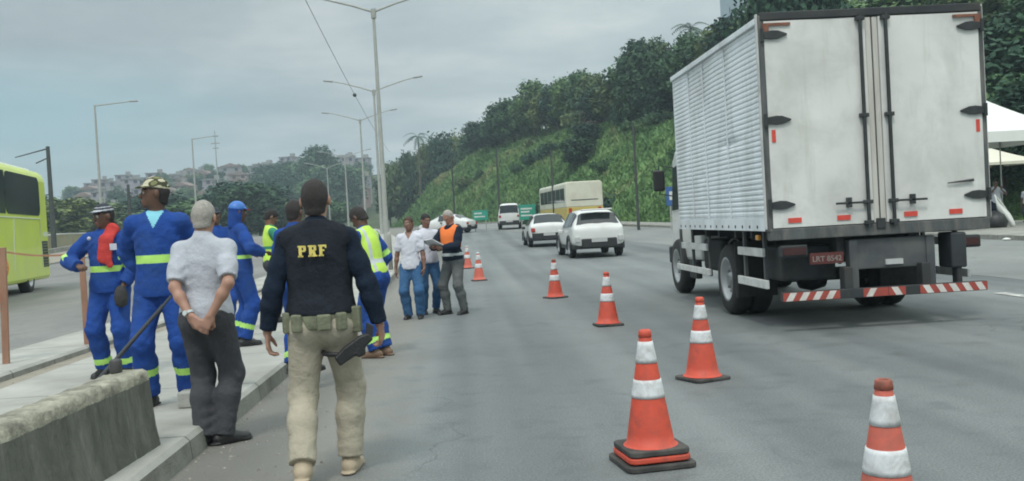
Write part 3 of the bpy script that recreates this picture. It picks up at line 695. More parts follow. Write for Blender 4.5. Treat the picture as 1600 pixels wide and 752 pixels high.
car('white_van', (3.75, 76.5, G(76)), R(-4), VANST, 1.78, 'small white passenger van with square dark rear window, farthest vehicle beside the hill', 'van', 1, 5, ((2, 3), (3, 4), (4, 5)), .33, (-1.6, 1.6), 'high')
car('white_sedan', (-1.25, 73.5, G(72)), R(62), SEDST, 1.74, 'white sedan turned sideways in the distance behind the man in the orange vest', 'car', 2, 5, ((3, 4), (4, 5)), .32, (-1.35, 1.35), 'high')

# ---- cream and yellow bus
cream = mat('cream_bus_paint', (.64, .63, .52), .4, .06, 1.2, dirt=(.45, .42, .33), dscale=1, damt=.5)
yellow = mat('yellow_bus_paint', (.52, .40, .10), .45, .1, 2)
def box_vehicle(root, W_, L_, z0, z1, m, top_r=.18, name='body', split=None, m2=None):
    w = W_ / 2; pr = [(-w, z0), (-w, z1 - top_r)] + [(-w + top_r * (1 - math.cos(a)), z1 - top_r + top_r * math.sin(a)) for a in (.4, .8, 1.2)] + [(-w + top_r, z1)]
    pr = pr + [(-x, z) for x, z in reversed(pr)]
    m_ = MB(); m_.prism(pr, 0, L_); return m_.build(name, m, root, .06)
b_ = empty('city_bus', (8.15, 63.5, G(64)), R(5), 'cream and yellow bus seen from behind above the white suv', 'bus')
box_vehicle(b_, 2.5, 10.5, 1.55, 3.25, cream, .2); m_ = MB(); m_.b2(-1.25, 1.25, 0, 10.5, .35, 1.55); m_.build('lower_body', yellow, b_, .03)
for k in range(6):
    for sx in (-1, 1):
        m_ = MB(); m_.b2(sx * 1.255 - .01, sx * 1.255 + .01, .55 + k * 1.6, 2.0 + k * 1.6, 1.95, 2.85); m_.build('window', glass, b_)
for sx in (-1, 1):
    m_ = MB(); m_.b2(sx * 1.0 - .1, sx * 1.0 + .1, -.03, .05, 1.1, 1.5); m_.build('tail_light', redlens, b_)
    for y in (2.2, 8.0): wheel(b_, sx * 1.08, y, .48, .28, sx)
m_ = MB(); m_.b2(-1.2, 1.2, -.1, .1, .35, .6); m_.build('bumper', chassis, b_, .03)
m_ = MB(); m_.b2(-.9, .9, -.02, .03, 2.0, 2.05); m_.b2(-.9, .9, -.02, .03, .7, .74); m_.build('trim', chassis, b_)

# ---- lime green coach on the other carriageway
lime = mat('lime_coach_paint', (.62, .74, .08), .35, .05, 1, dirt=(.55, .62, .2), dscale=.8, damt=.4, coat=.3)
limew = mat('pale_stripe', (.62, .68, .5), .4, .05, 3)
ang = math.atan2(1.2, 6.3)
cx_, cy_ = -13.95 - 1.27 * math.cos(ang), 33.1 - 1.27 * math.sin(ang)
b_ = empty('coach', (cx_, cy_, G(33) - .05), ang, 'lime green coach with large dark windows on the other carriageway', 'coach')
# local: +x = side seen by the camera, y = 0 rear ... -12 front
pr = [(-1.27, .35), (-1.27, 3.55), (-1.22, 3.78), (-1.05, 3.9), (1.05, 3.9), (1.22, 3.78), (1.27, 3.55), (1.27, .35)]
m_ = MB(); m_.prism(pr, -12.4, 0); m_.build('body', lime, b_, .12)
m_ = MB(); m_.prism([(-1.0, 3.88), (-.9, 4.0), (.9, 4.0), (1.0, 3.88)], -11.5, -.6); m_.build('roof_pod', limew, b_, .03)
def rrect(y0, y1, z0, z1, r, x, th=.012):
    P = []
    for cy, cz, a0 in ((y1 - r, z1 - r, 0), (y0 + r, z1 - r, 90), (y0 + r, z0 + r, 180), (y1 - r, z0 + r, 270)):
        for k in range(6): a = R(a0 + 18 * k); P.append((cy + r * math.cos(a), cz + r * math.sin(a)))
    m_ = MB(); m_.prism(P, x - th, x + th, plane='YZ'); return m_
for (y0, y1) in ((-12.1, -9.1), (-9.06, -5.1), (-5.06, -1.0)):
    rrect(y0, y1, 2.42, 3.66, .28 if y1 == -1.0 else .05, 1.272).build('window', glass, b_)
for (y0, y1) in ((-12.1, -9.1), (-9.02, -6.1), (-6.02, -3.5), (-3.42, -1.0)):
    rrect(y0, y1, 2.42, 3.66, .05, -1.272).build('window', glass, b_)
m_ = MB()
m_.tube([(1.275, -12.2, 2.32), (1.275, -1.15, 2.32), (1.275, -1.05, .75)], .022, 5); m_.tube([(1.275, -4.3, 2.32), (1.275, -4.5, .75)], .022, 5); m_.build('pale_trim', limew, b_)
m_ = MB(); m_.b2(1.255, 1.28, -.78, -.12, 1.75, 1.9); m_.build('fleet_mark', limew, b_)
g_ = MB(); g_.b2(1.26, 1.285, -1.0, -.25, .75, 1.6); vg = g_.build('vent_grille', chassis, b_)
g_ = MB()
for k in range(9): g_.box((1.295, -.62, .8 + k * .09), (.02, .7, .03), (0, .5, 0))
g_.build('louvre', mat('olive_louvre', (.16, .2, .07), .6), vg)
for y in (-2.6, -9.6):
    for sx in (-1, 1): wheel(b_, sx * 1.1, y, .5, .3, sx)
m_ = MB(); m_.b2(-1.1, 1.1, -.06, .05, 2.3, 3.3); m_.build('rear_window', glass, b_)
for sx in (-1, 1):
    m_ = MB(); m_.b2(sx * 1.05 - .12, sx * 1.05 + .12, -.03, .05, 1.0, 1.6); m_.build('tail_light', redlens, b_)

# ---- the box truck
TX, TY = 4.69, 10.62
tr = empty('box_truck', (TX, TY, 0), 0, 'white box truck with dented ribbed side and dirty double rear doors', 'truck')
alu = mat('ribbed_aluminium', (.76, .80, .84), .5, .06, 1.0, metal=.0, dirt=(.44, .46, .46), dscale=1.3, damt=.7, stretch=(1, 1, .5), bump=.15, bscale=8)
doorm = mat('dirty_white_door', (.66, .665, .645), .6, .10, .9, dirt=(.47, .475, .45), dscale=1.5, damt=.7, bump=.1, bscale=5)
streaks(doorm, (.36, .35, .31), .4, 7, .10, .56, .78); streaks(alu, (.42, .44, .44), .5, 6, .09, .55, .75)
doorm2 = mat('dirty_white_door_strip', (.56, .55, .51), .6, .1, 2, dirt=(.38, .33, .28), dscale=3, damt=.6, stretch=(3, 3, .3))
darkfr = mat('dark_steel_frame', (.075, .082, .085), .6, .3, 3, dirt=(.2, .19, .17), dscale=4, damt=.6, stretch=(2, 2, .5))
hingem = mat('black_hinge', (.028, .033, .035), .5, .3, 12)
rust = mat('rusty_bracket', (.20, .085, .055), .85, .35, 14)
whiteb = mat('white_guard_rail', (.62, .63, .62), .6, .08, 4, dirt=(.35, .34, .32), dscale=3, damt=.7)
hw_, BZ0, BZ1, BL = 1.262, 1.17, 3.53, 4.42
def ribbed(sx, name):
    rg = np.random.default_rng(5); ny = 34; prof = []; z = BZ0 + .15; step = .062
    while z < BZ1 - .08:
        prof += [(0.0, z), (.011, z + step * .22), (.011, z + step * .62), (0.0, z + step * .86)]; z += step
    prof = [(0, BZ0 + .02), (0, BZ0 + .13)] + prof + [(0, BZ1 - .02)]
    V = []
    for j in range(ny + 1):
        y = .10 + (BL - .10) * j / ny
        for (o_, z) in prof:
            # shallow bulges and dents of an old body
            b = .010 * math.sin(y * 2.1 + z * 1.3) * math.sin(z * 2.3 + .5) + .007 * math.sin(y * 5.3 + z * 3.1)
            dnt = .035 * math.exp(-((y - 1.45) / .35) ** 2 - ((z - 2.25) / .05) ** 2) + .02 * math.exp(-((y - 2.9) / .1) ** 2 - ((z - 1.9) / .06) ** 2)
            V.append((sx * (hw_ - .012 + o_ + b * .6 - dnt), y, z))
    n = len(prof); Fs = [(j * n + k, j * n + k + 1, (j + 1) * n + k + 1, (j + 1) * n + k) for j in range(ny) for k in range(n - 1)]
    m_ = MB(); m_.add(V, Fs, 0, False); o = m_.build(name, alu, tr)
    # vertical seams with rivets
    q = MB()
    for y in (1.5, 2.6, 3.45): q.b2(sx * (hw_ + .004) - .004, sx * (hw_ + .004) + .004, y - .02, y + .02, BZ0 + .14, BZ1 - .06)
    q.build('seam', alu, o)
    return o
ribbed(-1, 'side_panel'); ribbed(1, 'side_panel')
m_ = MB(); m_.b2(-hw_ + .03, hw_ - .03, .06, BL, BZ0 + .01, BZ1 - .01); m_.build('cargo_box', alu, tr)
m_ = MB()
for sx in (-1, 1): m_.b2(sx * hw_ - .035, sx * hw_ + .035, .05, BL + .03, BZ1 - .05, BZ1 + .02)
m_.b2(-hw_, hw_, BL, BL + .05, BZ0, BZ1); m_.build('front_frame', alu, tr, .008)
m_ = MB(); m_.b2(-hw_, hw_, .0, BL, BZ1 + .0, BZ1 + .03); m_.build('roof', alu, tr)
# skirt with drip marks below the ribs, rear corner posts, header, sill
for sx in (-1, 1): m_ = MB(); m_.b2(sx * (hw_ + .008) - .012, sx * (hw_ + .008) + .012, .08, BL, BZ0 - .02, BZ0 + .12); m_.build('skirt', alu, tr)
for k in range(14): m_ = MB(); m_.b2(-hw_ - .026, -hw_ - .018, .35 + k * .3, .385 + k * .3, BZ0 + .01, BZ0 + .045); m_.build('rivet_plate', chassis, tr)
for sx in (-1, 1):
    m_ = MB(); m_.b2(sx * (hw_ - .02) - .045, sx * (hw_ - .02) + .045, -.03, .09, BZ0 - .03, BZ1 + .03); po = m_.build('corner_post', darkfr, tr, .012)
    m_ = MB(); m_.b2(sx * (hw_ + .03) - .008, sx * (hw_ + .03) + .008, -.01, .05, BZ0, BZ1 + .05); m_.build('edge_trim', whiteb, po, .004)
m_ = MB(); m_.b2(-hw_, hw_, -.045, .09, BZ1 - .03, BZ1 + .06); m_.build('header_beam', chassis, tr, .01)
m_ = MB(); m_.b2(-hw_, hw_, -.04, .09, BZ0 - .13, BZ0 - .0); m_.build('rear_sill', darkfr, tr, .01)
for sx in (-1, 1):
    x0, x1 = (-hw_ + .035, -.075) if sx < 0 else (.075, hw_ - .035)
    V = []; nx_, nz_ = 20, 30
    for j in range(nz_ + 1):
        for i in range(nx_ + 1):
            x = x0 + (x1 - x0) * i / nx_; z = BZ0 + .01 + (BZ1 - .05 - BZ0) * j / nz_
            d = .006 * math.sin(x * 5 + z * 2) * math.sin(z * 3.3 + x) + .008 * math.exp(-((x + .6) / .2) ** 2 - ((z - 2.7) / .3) ** 2)
            V.append((x, -.035 + d, z))
    Fs = [(j * (nx_ + 1) + i, j * (nx_ + 1) + i + 1, (j + 1) * (nx_ + 1) + i + 1, (j + 1) * (nx_ + 1) + i) for j in range(nz_) for i in range(nx_)]
    m_ = MB(); m_.add(V, Fs, 0, True); m_.b2(x0, x1, -.022, .05, BZ0 + .01, BZ1 - .04)
    dr = m_.build('rear_door', doorm, tr)
    tag(dr, 'dirty white rear door on the ' + ('left' if sx < 0 else 'right'))
    # hinges : leaf shaped straps
    for zc in (3.335, 2.385, 1.435):
        q = MB(); xo = sx * (hw_ - .02)
        q.prism([(xo, zc - .035), (xo - sx * .10, zc - .05), (xo - sx * .17, zc - .045), (xo - sx * .27, zc - .008), (xo - sx * .27, zc + .008), (xo - sx * .17, zc + .045), (xo - sx * .10, zc + .05), (xo, zc + .035)], -.065, -.04)
        q.cyl((sx * (hw_ - .005), -.06, zc - .07), (sx * (hw_ - .005), -.06, zc + .07), .022, n=10); q.build('hinge', hingem, dr, .004)
    # rusty top bracket
    q = MB(); xo = sx * (hw_ - .05); q.b2(min(xo, xo - sx * .28), max(xo, xo - sx * .28), -.062, -.04, 3.435, 3.465); q.b2(xo - .035, xo + .035, -.064, -.041, 3.30, 3.464); q.build('corner_bracket', rust, dr)
    # locking rod with keepers
    xr = sx * .145; q = MB(); q.cyl((xr, -.075, BZ0 - .04), (xr, -.075, BZ1 - .01), .021, n=10); rod = q.build('locking_rod', hingem, dr)
    for zc in (BZ0 + .02, 1.42, 2.39, BZ1 - .06): q = MB(); q.b2(xr - .05, xr + .05, -.095, -.038, zc - .022, zc + .022); q.build('rod_keeper', hingem, rod, .006)
    q = MB(); q.b2(min(xr, xr + sx * .38), max(xr, xr + sx * .38), -.10, -.085, 1.405, 1.43); q.b2(xr + sx * .22 - .025, xr + sx * .22 + .025, -.10, -.038, 1.37, 1.48); q.build('lock_handle', hingem, rod, .005)
    q = MB(); q.b2(sx * (hw_ - .09) - .022, sx * (hw_ - .09) + .022, -.042, -.036, 2.14, 2.28); q.build('reflector', redrefl, dr)
    for xx in ((-.98, -.42) if sx < 0 else (.35, .87)):
        q = MB(); q.b2(xx - .075, xx + .075, -.047, -.034, BZ0 + .06, BZ0 + .115); q.build('reflector', redrefl, dr)
m_ = MB(); m_.b2(-.070, -.006, -.03, .05, BZ0 + .01, BZ1 - .04); m_.b2(.006, .070, -.03, .05, BZ0 + .01, BZ1 - .04); m_.build('centre_strip', doorm2, tr, .008)
m_ = MB(); m_.tube([(-.0, -.032, BZ0), (0, -.032, BZ1 - .05)], .006, 6); m_.build('door_seal', darkfr, tr)
m_ = MB(); m_.tube([(.78, -.062, 1.58), (1.08, -.062, 1.60)], [.006, .016], 8); m_.build('door_stay', hingem, tr)
m_ = MB(); m_.b2(-.05, .05, -.06, .0, BZ0 - .06, BZ0 + .06); m_.build('centre_latch', hingem, tr, .006)
# chassis
m_ = MB()
for sx in (-1, 1): m_.b2(sx * .42 - .05, sx * .42 + .05, .1, 6.6, .82, 1.04)
for y in (.2, 1.3, 2.3, 3.4, 4.3): m_.b2(-.40, .40, y - .05, y + .05, .86, 1.0)
for y in (.3, .9, 1.6, 2.4, 3.1, 3.9): m_.b2(-1.2, 1.2, y - .04, y + .04, 1.045, 1.15)
m_.build('chassis_frame', chassis, tr, .006)
m_ = MB(); m_.b2(-1.22, 1.22, .35, 4.3, 1.145, 1.168); m_.build('floor', chassis, tr)
m_ = MB(); m_.cyl((-.9, 2.22, .47), (.9, 2.22, .47), .09, n=12); m_.lathe([(.0, -.22), (.18, -.16), (.22, 0), (.18, .16), (0, .22)], (0, 2.22, .47), 16, axis='X'); m_.build('axle', chassis, tr)
m_ = MB(); m_.cyl((.0, 2.3, .55), (0, 4.6, .75), .05, n=8); m_.build('drive_shaft', chassis, tr)
m_ = MB(); m_.b2(-.35, .62, .02, .16, .66, 1.0); m_.b2(-.36, -.26, .0, .12, .4, 1.0); m_.b2(.53, .63, .0, .12, .4, 1.0); m_.build('tow_frame', mat('worn_grey_steel', (.065, .072, .078), .7, .3, 3, dirt=(.13, .13, .12), dscale=3), tr, .01)
m_ = MB(); m_.b2(.05, .25, -.01, .03, .70, .76); m_.build('frame_plate', plate_m, tr)
m_ = MB(); m_.b2(-1.05, -.4, .3, .9, .55, .95); m_.build('spare_wheel_carrier', chassis, tr, .03)
m_ = MB(); m_.b2(-.82, -.44, -.02, .01, .75, .875); pl = m_.build('number_plate', mat('red_plate', (.10, .025, .022), .6, .1, 8), tr)
def text(s, size, loc, rot, m, parent, name='lettering', ext=.003, bold=.0):
    c_ = bpy.data.curves.new(name, 'FONT'); c_.body = s; c_.size = size; c_.extrude = ext; c_.offset = bold; c_.align_x = 'CENTER'; c_.align_y = 'CENTER'
    o = bpy.data.objects.new(name, c_); COL.objects.link(o); c_.materials.append(m); 
    bpy.context.view_layer.update(); me = bpy.data.meshes.new_from_object(o.evaluated_get(bpy.context.evaluated_depsgraph_get())); me.name = name
    bpy.data.objects.remove(o); bpy.data.curves.remove(c_); me.materials.clear(); me.materials.append(m)
    o = bpy.data.objects.new(name, me); COL.objects.link(o); o.location = loc; o.rotation_euler = rot; o.parent = parent; return o
text('LRT 8542', .085, (-.63, -.024, .805), (R(90), 0, 0), mat('plate_letters', (.22, .17, .16)), pl, ext=.002, bold=.002)
# tail lights, mudflaps
for sx in (-1, 1):
    m_ = MB(); m_.b2(sx * 1.0 - .16, sx * 1.0 + .16, -.02, .06, .84, .98); lm_ = m_.build('tail_light', chassis, tr, .02)
    m_ = MB(); m_.b2(sx * 1.0 - .13, sx * 1.0 + .13, -.03, -.018, .87, .95); m_.build('lens', mat('dull_red_lens', (.05, .015, .015), .3), lm_)
    m_ = MB(); m_.b2(sx * .95 - .27, sx * .95 + .27, 1.58, 1.6, .28, 1.0); m_.build('mudflap', rubber, tr)
m_ = MB(); m_.b2(.80, .98, -.04, .28, .62, 1.02); m_.b2(.86, .93, -.02, .1, .42, .64); m_.build('hanging_bracket', chassis, tr, .02)
# striped underrun bumper
barw = mat('bumper_white', (.62, .60, .57), .6, .1, 8, dirt=(.4, .3, .27), dscale=6); barr = mat('bumper_red', (.33, .06, .045), .6, .15, 8)
m_ = MB(); m_.b2(-1.19, 1.15, -.13, -.04, .355, .46)
for sx in (-.42, .47): m_.b2(sx - .05, sx + .05, -.1, .05, .4, .7)
ub = m_.build('underrun_bumper', chassis, tr, .008)
for (x0, x1, dr_) in ((-1.19, -.54, 1), (-.28, .01, 1), (.01, .21, -1), (.37, 1.15, -1)):
    m_ = MB(); m_.b2(x0 + .003, x1 - .003, -.134, -.128, .362, .455, 0); w_ = .075; x = x0 + .03
    while x + w_ + .06 < x1:
        a, b = (x, x + .055) if dr_ > 0 else (x + .055, x)
        m_.add([(a, -.1365, .363), (a + w_, -.1365, .363), (b + w_, -.1365, .454), (b, -.1365, .454)], [(0, 1, 2, 3)], 1); x += .15
    m_.build('warning_stripes', [barr, barw], ub)
# wheels
for sx in (-1, 1):
    wheel(tr, sx * 1.05, 2.22, .475, .24, sx, silverm); wheel(tr, sx * .78, 2.22, .475, .24, sx, silverm)
    wheel(tr, sx * .87, 6.05, .475, .24, sx, silverm)
    m_ = MB(); m_.tube([(sx * 1.02, 2.22 + math.cos(a) * .58, .475 + math.sin(a) * .55) for a in np.linspace(.35, math.pi - .1, 12)], .02, 6); m_.build('mudguard', blackp, tr)
# side guard rails
for sx in (-1, 1):
    xx = sx * 1.2
    for (a, b, c_, d) in ((.45, 1.45, .84, .94), (.35, 1.5, .47, .57), (3.05, 4.6, .84, .94), (2.95, 5.0, .49, .58)): m_ = MB(); m_.b2(xx - .02, xx + .02, a, b, c_, d); m_.build('side_guard', whiteb, tr, .006)
    for y in (.55, 1.35, 3.1, 4.1, 4.9): m_ = MB(); m_.b2(xx - sx * .05 - .02, xx - sx * .05 + .02, y - .03, y + .03, .47, 1.16); m_.build('guard_bracket', darkfr, tr, .005)
    m_ = MB(); m_.b2(sx * 1.25 - .02, sx * 1.25 + .02, .42, .52, 1.04, 1.10); m_.build('side_marker_light', mat('amber_lens', (.55, .25, .04), .3), tr, .01)
m_ = MB(); m_.b2(-.95, -.5, 3.2, 4.3, .5, .98); m_.build('fuel_tank', chassis, tr, .06); m_ = MB(); m_.b2(.55, .95, 3.3, 4.0, .55, .95); m_.build('battery_box', chassis, tr, .03)
# cab
cab = [(4.62, .62), (6.68, .55), (6.75, .9), (6.68, 1.45), (6.42, 2.35), (6.2, 2.5), (4.75, 2.55), (4.62, 2.45)]
m_ = MB(); m_.prism(cab, -.90, .90, plane='YZ'); cb = m_.build('cab', white_paint, tr, .06)
for sx in (-1, 1):
    q = MB(); q.prism([(5.2, 1.5), (6.55, 1.45), (6.35, 2.2), (5.3, 2.3)], sx * .905 - .008, sx * .905 + .008, plane='YZ'); q.build('side_window', glass, cb)
    q = MB(); q.tube([(sx * .95, 6.1, 2.2), (sx * 1.20, 6.15, 2.25), (sx * 1.20, 6.15, 1.75), (sx * .95, 6.1, 1.7)], .012, 6); q.build('mirror_arm', blackp, cb)
    q = MB(); q.b2(sx * 1.22 - .10, sx * 1.22 + .10, 6.05, 6.13, 1.80, 2.17); q.build('wing_mirror', blackp, cb, .03)
q = MB(); q.add([(-.85, 6.69, 1.5), (.85, 6.69, 1.5), (.8, 6.44, 2.33), (-.8, 6.44, 2.33)], [(0, 1, 2, 3)]); q.build('windscreen', glass, cb)
q = MB(); q.b2(-.95, .95, 6.65, 6.82, .5, .8); q.build('bumper', chassis, cb, .03)
for sx in (-1, 1): q = MB(); q.b2(min(sx * .8, sx * .9), max(sx * .8, sx * .9), 5.0, 5.5, .3, .6); q.build('step', chassis, cb, .02)

# ================================================================== STREET FURNITURE
galv = mat('galvanised_pole', (.36, .37, .35), .6, .1, 3, dirt=(.25, .25, .22), dscale=2)
darkpole = mat('dark_pole', (.05, .06, .055), .8, .3, 3)
def lamp_double(x, y, h, lab, reach=3.4, grp='double arm lamp posts along the median'):
    z = G(y) + .1; r = empty('lamp_post', (x, y, z), 0, lab, 'street lamp', grp)
    m_ = MB(); m_.tube([(0, 0, -.1), (0, 0, .8), (0, 0, h)], [.16, .13, .07], 10); m_.build('pole', galv, r)
    m_ = MB(); m_.tube([(0, 0, h - .35), (0, 0, h + .1)], .13, 8); m_.build('collar', galv, r)
    for s in (-1, 1):
        m_ = MB(); pts = [(0, 0, h - .05), (s * reach * .3, 0, h + .3), (s * reach * .75, 0, h + .72), (s * reach, 0, h + .9)]
        m_.tube(pts, [.055, .05, .04, .035], 8); a = m_.build('arm', galv, r)
        m_ = MB(); m_.box((s * (reach + .3), 0, h + .93), (.75, .28, .11), (0, -s * .12, 0)); m_.build('lamp_head', mat('lamp_head_grey', (.3, .31, .31), .5), a, .04)
    return r
H_ = 11.6
lamp_double(-3.75, 47, H_, 'nearest tall double arm lamp post, its arms leaving the top of the photo')
lamp_double(-6.4, 76, H_ - .3, 'second nearest double arm lamp post, just left of the nearest one', 3.2)
lamp_double(-10.0, 100, H_ - .3, 'third double arm lamp post along the median', 3.2)
lamp_double(-15.8, 134, H_ - 1.5, 'fourth double arm lamp post along the median, small in the distance', 3.0)
lamp_double(-21.6, 158, H_ - 1.3, 'farthest double arm lamp post, over the dark wood', 3.0)
def lamp_single(x, y, h, L, lab):
    r = empty('lamp_post', (x, y, G(y)), 0, lab, 'street lamp', 'single arm lamp posts beyond the left carriageway')
    m_ = MB(); m_.tube([(0, 0, -.3), (0, 0, 1), (0, 0, h)], [.15, .12, .07], 8); m_.build('pole', galv, r)
    m_ = MB(); m_.tube([(0, 0, h - .05), (L, 0, h + .15)], [.05, .035], 6); a = m_.build('arm', galv, r)
    m_ = MB(); m_.box((L + .25, 0, h + .15), (.6, .24, .1)); m_.build('lamp_head', MATS['lamp_head_grey'], a, .03)
lamp_single(-26.8, 73, 11.0, 2.6, 'nearest single arm lamp post, left of the man with the red cloth')
lamp_single(-28.0, 103, 10.7, 2.2, 'farther single arm lamp post above the grey haired man')
# far mast
r = empty('radio_mast', (-49.7, 200, G(200)), 0, 'thin faint mast right of the farther single arm lamp', 'mast'); m_ = MB(); m_.tube([(0, 0, -1), (0, 0, 22)], [.22, .09], 6); m_.build('pole', galv, r)
m_ = MB(); m_.b2(-.9, .9, -.05, .05, 19.3, 19.5); m_.b2(-.6, .6, -.05, .05, 18.3, 18.5); m_.build('crossbar', galv, r)
def util_pole(x, y, h, lab, arms=True, r0=.16, lean=0.0, grp='dark utility poles'):
    z = float(hill_h(np.array([x]), np.array([y]))[0]) if x > 0 else G(y)
    r = empty('utility_pole', (x, y, z), 0, lab, 'pole', grp); r.rotation_euler = (0, lean, 0)
    m_ = MB(); m_.tube([(0, 0, -.5), (0, 0, h)], [r0, r0 * .65], 8); m_.build('pole', darkpole, r)
    if arms:
        m_ = MB(); m_.tube([(.1, 0, h - .15), (-2.6, 0, h - .75)], [.06, .04], 6); m_.tube([(0, 0, h - .9), (-1.0, 0, h - 1.3)], .05, 6); m_.build('crossarm', darkpole, r)
util_pole(-32.9, 79, 8.6, 'dark utility pole with slanting crossarm right behind the green coach', r0=.24)
util_pole(-30.5, 90, 5.6, 'short dark pole behind the two men in caps', False, .2)
for (x, y, h, lab) in ((-.7, 85, 6.3, 'thin dark pole at the foot of the hill behind the man in the orange vest'), (2.95, 76, 6.9, 'thin dark pole at the foot of the hill beside the white van'),
                       (6.5, 68, 6.0, 'thin dark pole at the foot of the hill behind the cream bus'), (10.65, 58, 6.9, 'thin dark pole at the foot of the hill left of the truck')):
    util_pole(x, y, h, lab, False, .10)
# overhead cable with a small marker ball
def cable(name, a, b, sag, rad, lab, mark=None):
    a, b = Vector(a), Vector(b); pts = [a.lerp(b, t / 24) - Vector((0, 0, sag * 4 * (t / 24) * (1 - t / 24))) for t in range(25)]
    m_ = MB(); m_.tube(pts, rad, 5); ob = m_.build(name, darkpole); tag(ob, lab, 'cable'); return ob
cb_ = cable('overhead_cable', (-7.0, 46.5, 12.75), (-9.6, 134, 11.9), .6, .016, 'thin overhead cable running back from the arm of the nearest lamp post')
m_ = MB(); m_.lathe([(0, -.16), (.12, -.1), (.16, 0), (.12, .1), (0, .16)], (-7.9, 76, 11.95), 10); m_.build('marker', darkpole, cb_)

# signs
def sign(x, y, w, h, zc, m, lab, lines, name='road_sign', two=True, tm=None):
    z = G(y); r = empty(name, (x, y, z), 0, lab, 'sign')
    q = MB()
    for s in ((-.35, .35) if two else (0,)): q.cyl((s * w, .04, -.3), (s * w, .04, zc + h * .3), .04, n=8)
    q.build('post', galv, r); q = MB(); q.b2(-w / 2, w / 2, -.02, .02, zc - h / 2, zc + h / 2); p = q.build('panel', m, r, .01)
    tm = tm or mat('sign_white', (.6, .62, .6), .6)
    q = MB()
    for (a, b, c_, d) in lines: q.b2(a * w, b * w, -.028, -.021, zc + c_ * h, zc + d * h)
    q.build('marking', tm, p)
sgreen = mat('sign_green', (.02, .27, .19), .5, .08, 4); sblue = mat('sign_blue', (.03, .10, .30), .5, .08, 4)
sign(1.35, 73, 1.15, .75, 1.25, sgreen, 'smaller green road sign left of the white van', [(-.4, .1, .12, .26), (-.4, .3, -.2, -.08)])
sign(4.85, 72, 1.25, 1.15, 1.3, sgreen, 'larger green road sign right of the white van', [(-.38, .3, .18, .28), (-.38, .15, -.02, .08), (-.38, .3, -.26, -.16)])
sign(12.55, 55, 1.5, 1.1, 1.95, sblue, 'blue road sign partly hidden by the front of the truck', [(-.38, -.1, -.2, .25), (-.02, .35, .05, .15), (-.02, .25, -.2, -.1)])

# traffic cones
orange = mat('cone_orange', (.60, .080, .045), .6, .14, 6, dirt=(.34, .07, .05), dscale=7, damt=.8)
orangeF = mat('cone_orange_faded', (.60, .13, .09), .65, .14, 6, dirt=(.38, .12, .09), dscale=7, damt=.8)
tipdark = mat('cone_tip_dirty', (.30, .09, .06), .7, .25, 15, dirt=(.08, .05, .045), dscale=14, damt=.9)
cwhite = mat('cone_white_band', (.66, .68, .70), .45, .06, 14, dirt=(.34, .33, .32), dscale=9, damt=.8)
cbase = mat('cone_black_base', (.045, .045, .043), .85, .3, 8, dirt=(.14, .13, .12), dscale=6)
def cone_r(z): return .150 - (.150 - .031) * (z - .05) / .69
def make_cone(loc, rz, lean, lab, bodym, tipm, stacked=False, base_z=0.0):
    r = empty('traffic_cone', loc, rz, lab, 'traffic cone', 'traffic cones on the road'); r.rotation_euler = (lean[0], lean[1], rz); r.scale = (.93, .93, .935)
    zb = .075 if stacked else 0
    def ringz(z0, z1, off, n=5): return [(cone_r(z0 + (z1 - z0) * i / n) + off, z0 + (z1 - z0) * i / n + zb) for i in range(n + 1)]
    m_ = MB(); m_.lathe([(.178, .035 + zb), (.165, .047 + zb)] + ringz(.052, .735, 0, 10) + [(.026, .74 + zb), (.022, .70 + zb)], n=28); body = m_.build('cone_body', bodym, r)
    for (a, b) in ((.335, .445), (.545, .675)):
        m_ = MB(); m_.lathe([(cone_r(a) - .002, a + zb)] + ringz(a, b, .0035) + [(cone_r(b) - .002, b + zb)], n=28); m_.build('reflective_band', cwhite, body)
    m_ = MB(); m_.lathe([(cone_r(.70) - .001, .70 + zb), (cone_r(.70) + .004, .702 + zb), (.0375, .738 + zb), (.030, .745 + zb), (.021, .742 + zb), (.020, .66 + zb)], n=20); m_.build('cone_tip', tipm, body)
    def base(z0, w, mm, nm):
        P = [];
        for sx, sy, a0 in ((1, 1, 0), (-1, 1, 90), (-1, -1, 180), (1, -1, 270)):
            for k in range(4): a = R(a0 + 30 * k); P.append((sx * (w - .05) + .05 * math.cos(a), sy * (w - .05) + .05 * math.sin(a)))
        q = MB(); q.prism(P, z0 - (.008 if not stacked else 0), z0 + (.020 if not stacked else .034), plane='XY'); return q.build(nm, mm, r, .008)
    base(.010 + zb, .192, cbase, 'base')
    if stacked:
        base(.046, .195, orange, 'orange_collar'); base(.002, .22, cbase, 'lower_base')
    return r
CN = [((1.68, 3.86, 0), .3, (.02, 0), 'traffic cone with a dirty dark red tip, nearest at the bottom right', orangeF, tipdark, False),
      ((1.00, 5.43, 0), .15, (0, 0), 'traffic cone standing on a double base with an orange collar, in the bottom middle', orange, orange, True),
      ((1.95, 8.02, 0), .4, (0, .015), 'traffic cone with a short plain orange tip, third nearest, left of the truck wheel', orange, orange, False),
      ((1.81, 12.4, 0), .1, (-.02, .02), 'traffic cone fourth nearest, left of the truck, with bright red-orange tip', orange, orange, False),
      ((1.585, 17.2, 0), .5, (.015, -.01), 'traffic cone with a dark tip in front of the white suv', orange, tipdark, False),
      ((.32, 23.6, G(23.6)), .2, (0, 0), 'small distant traffic cone beside the man in the orange vest, the nearer of two', orangeF, cwhite, False),
      ((.07, 29.5, G(29.5)), .7, (0, 0), 'smallest, farthest traffic cone right behind the man in the orange vest', orangeF, cwhite, False)]
for c_ in CN: make_cone(*c_)

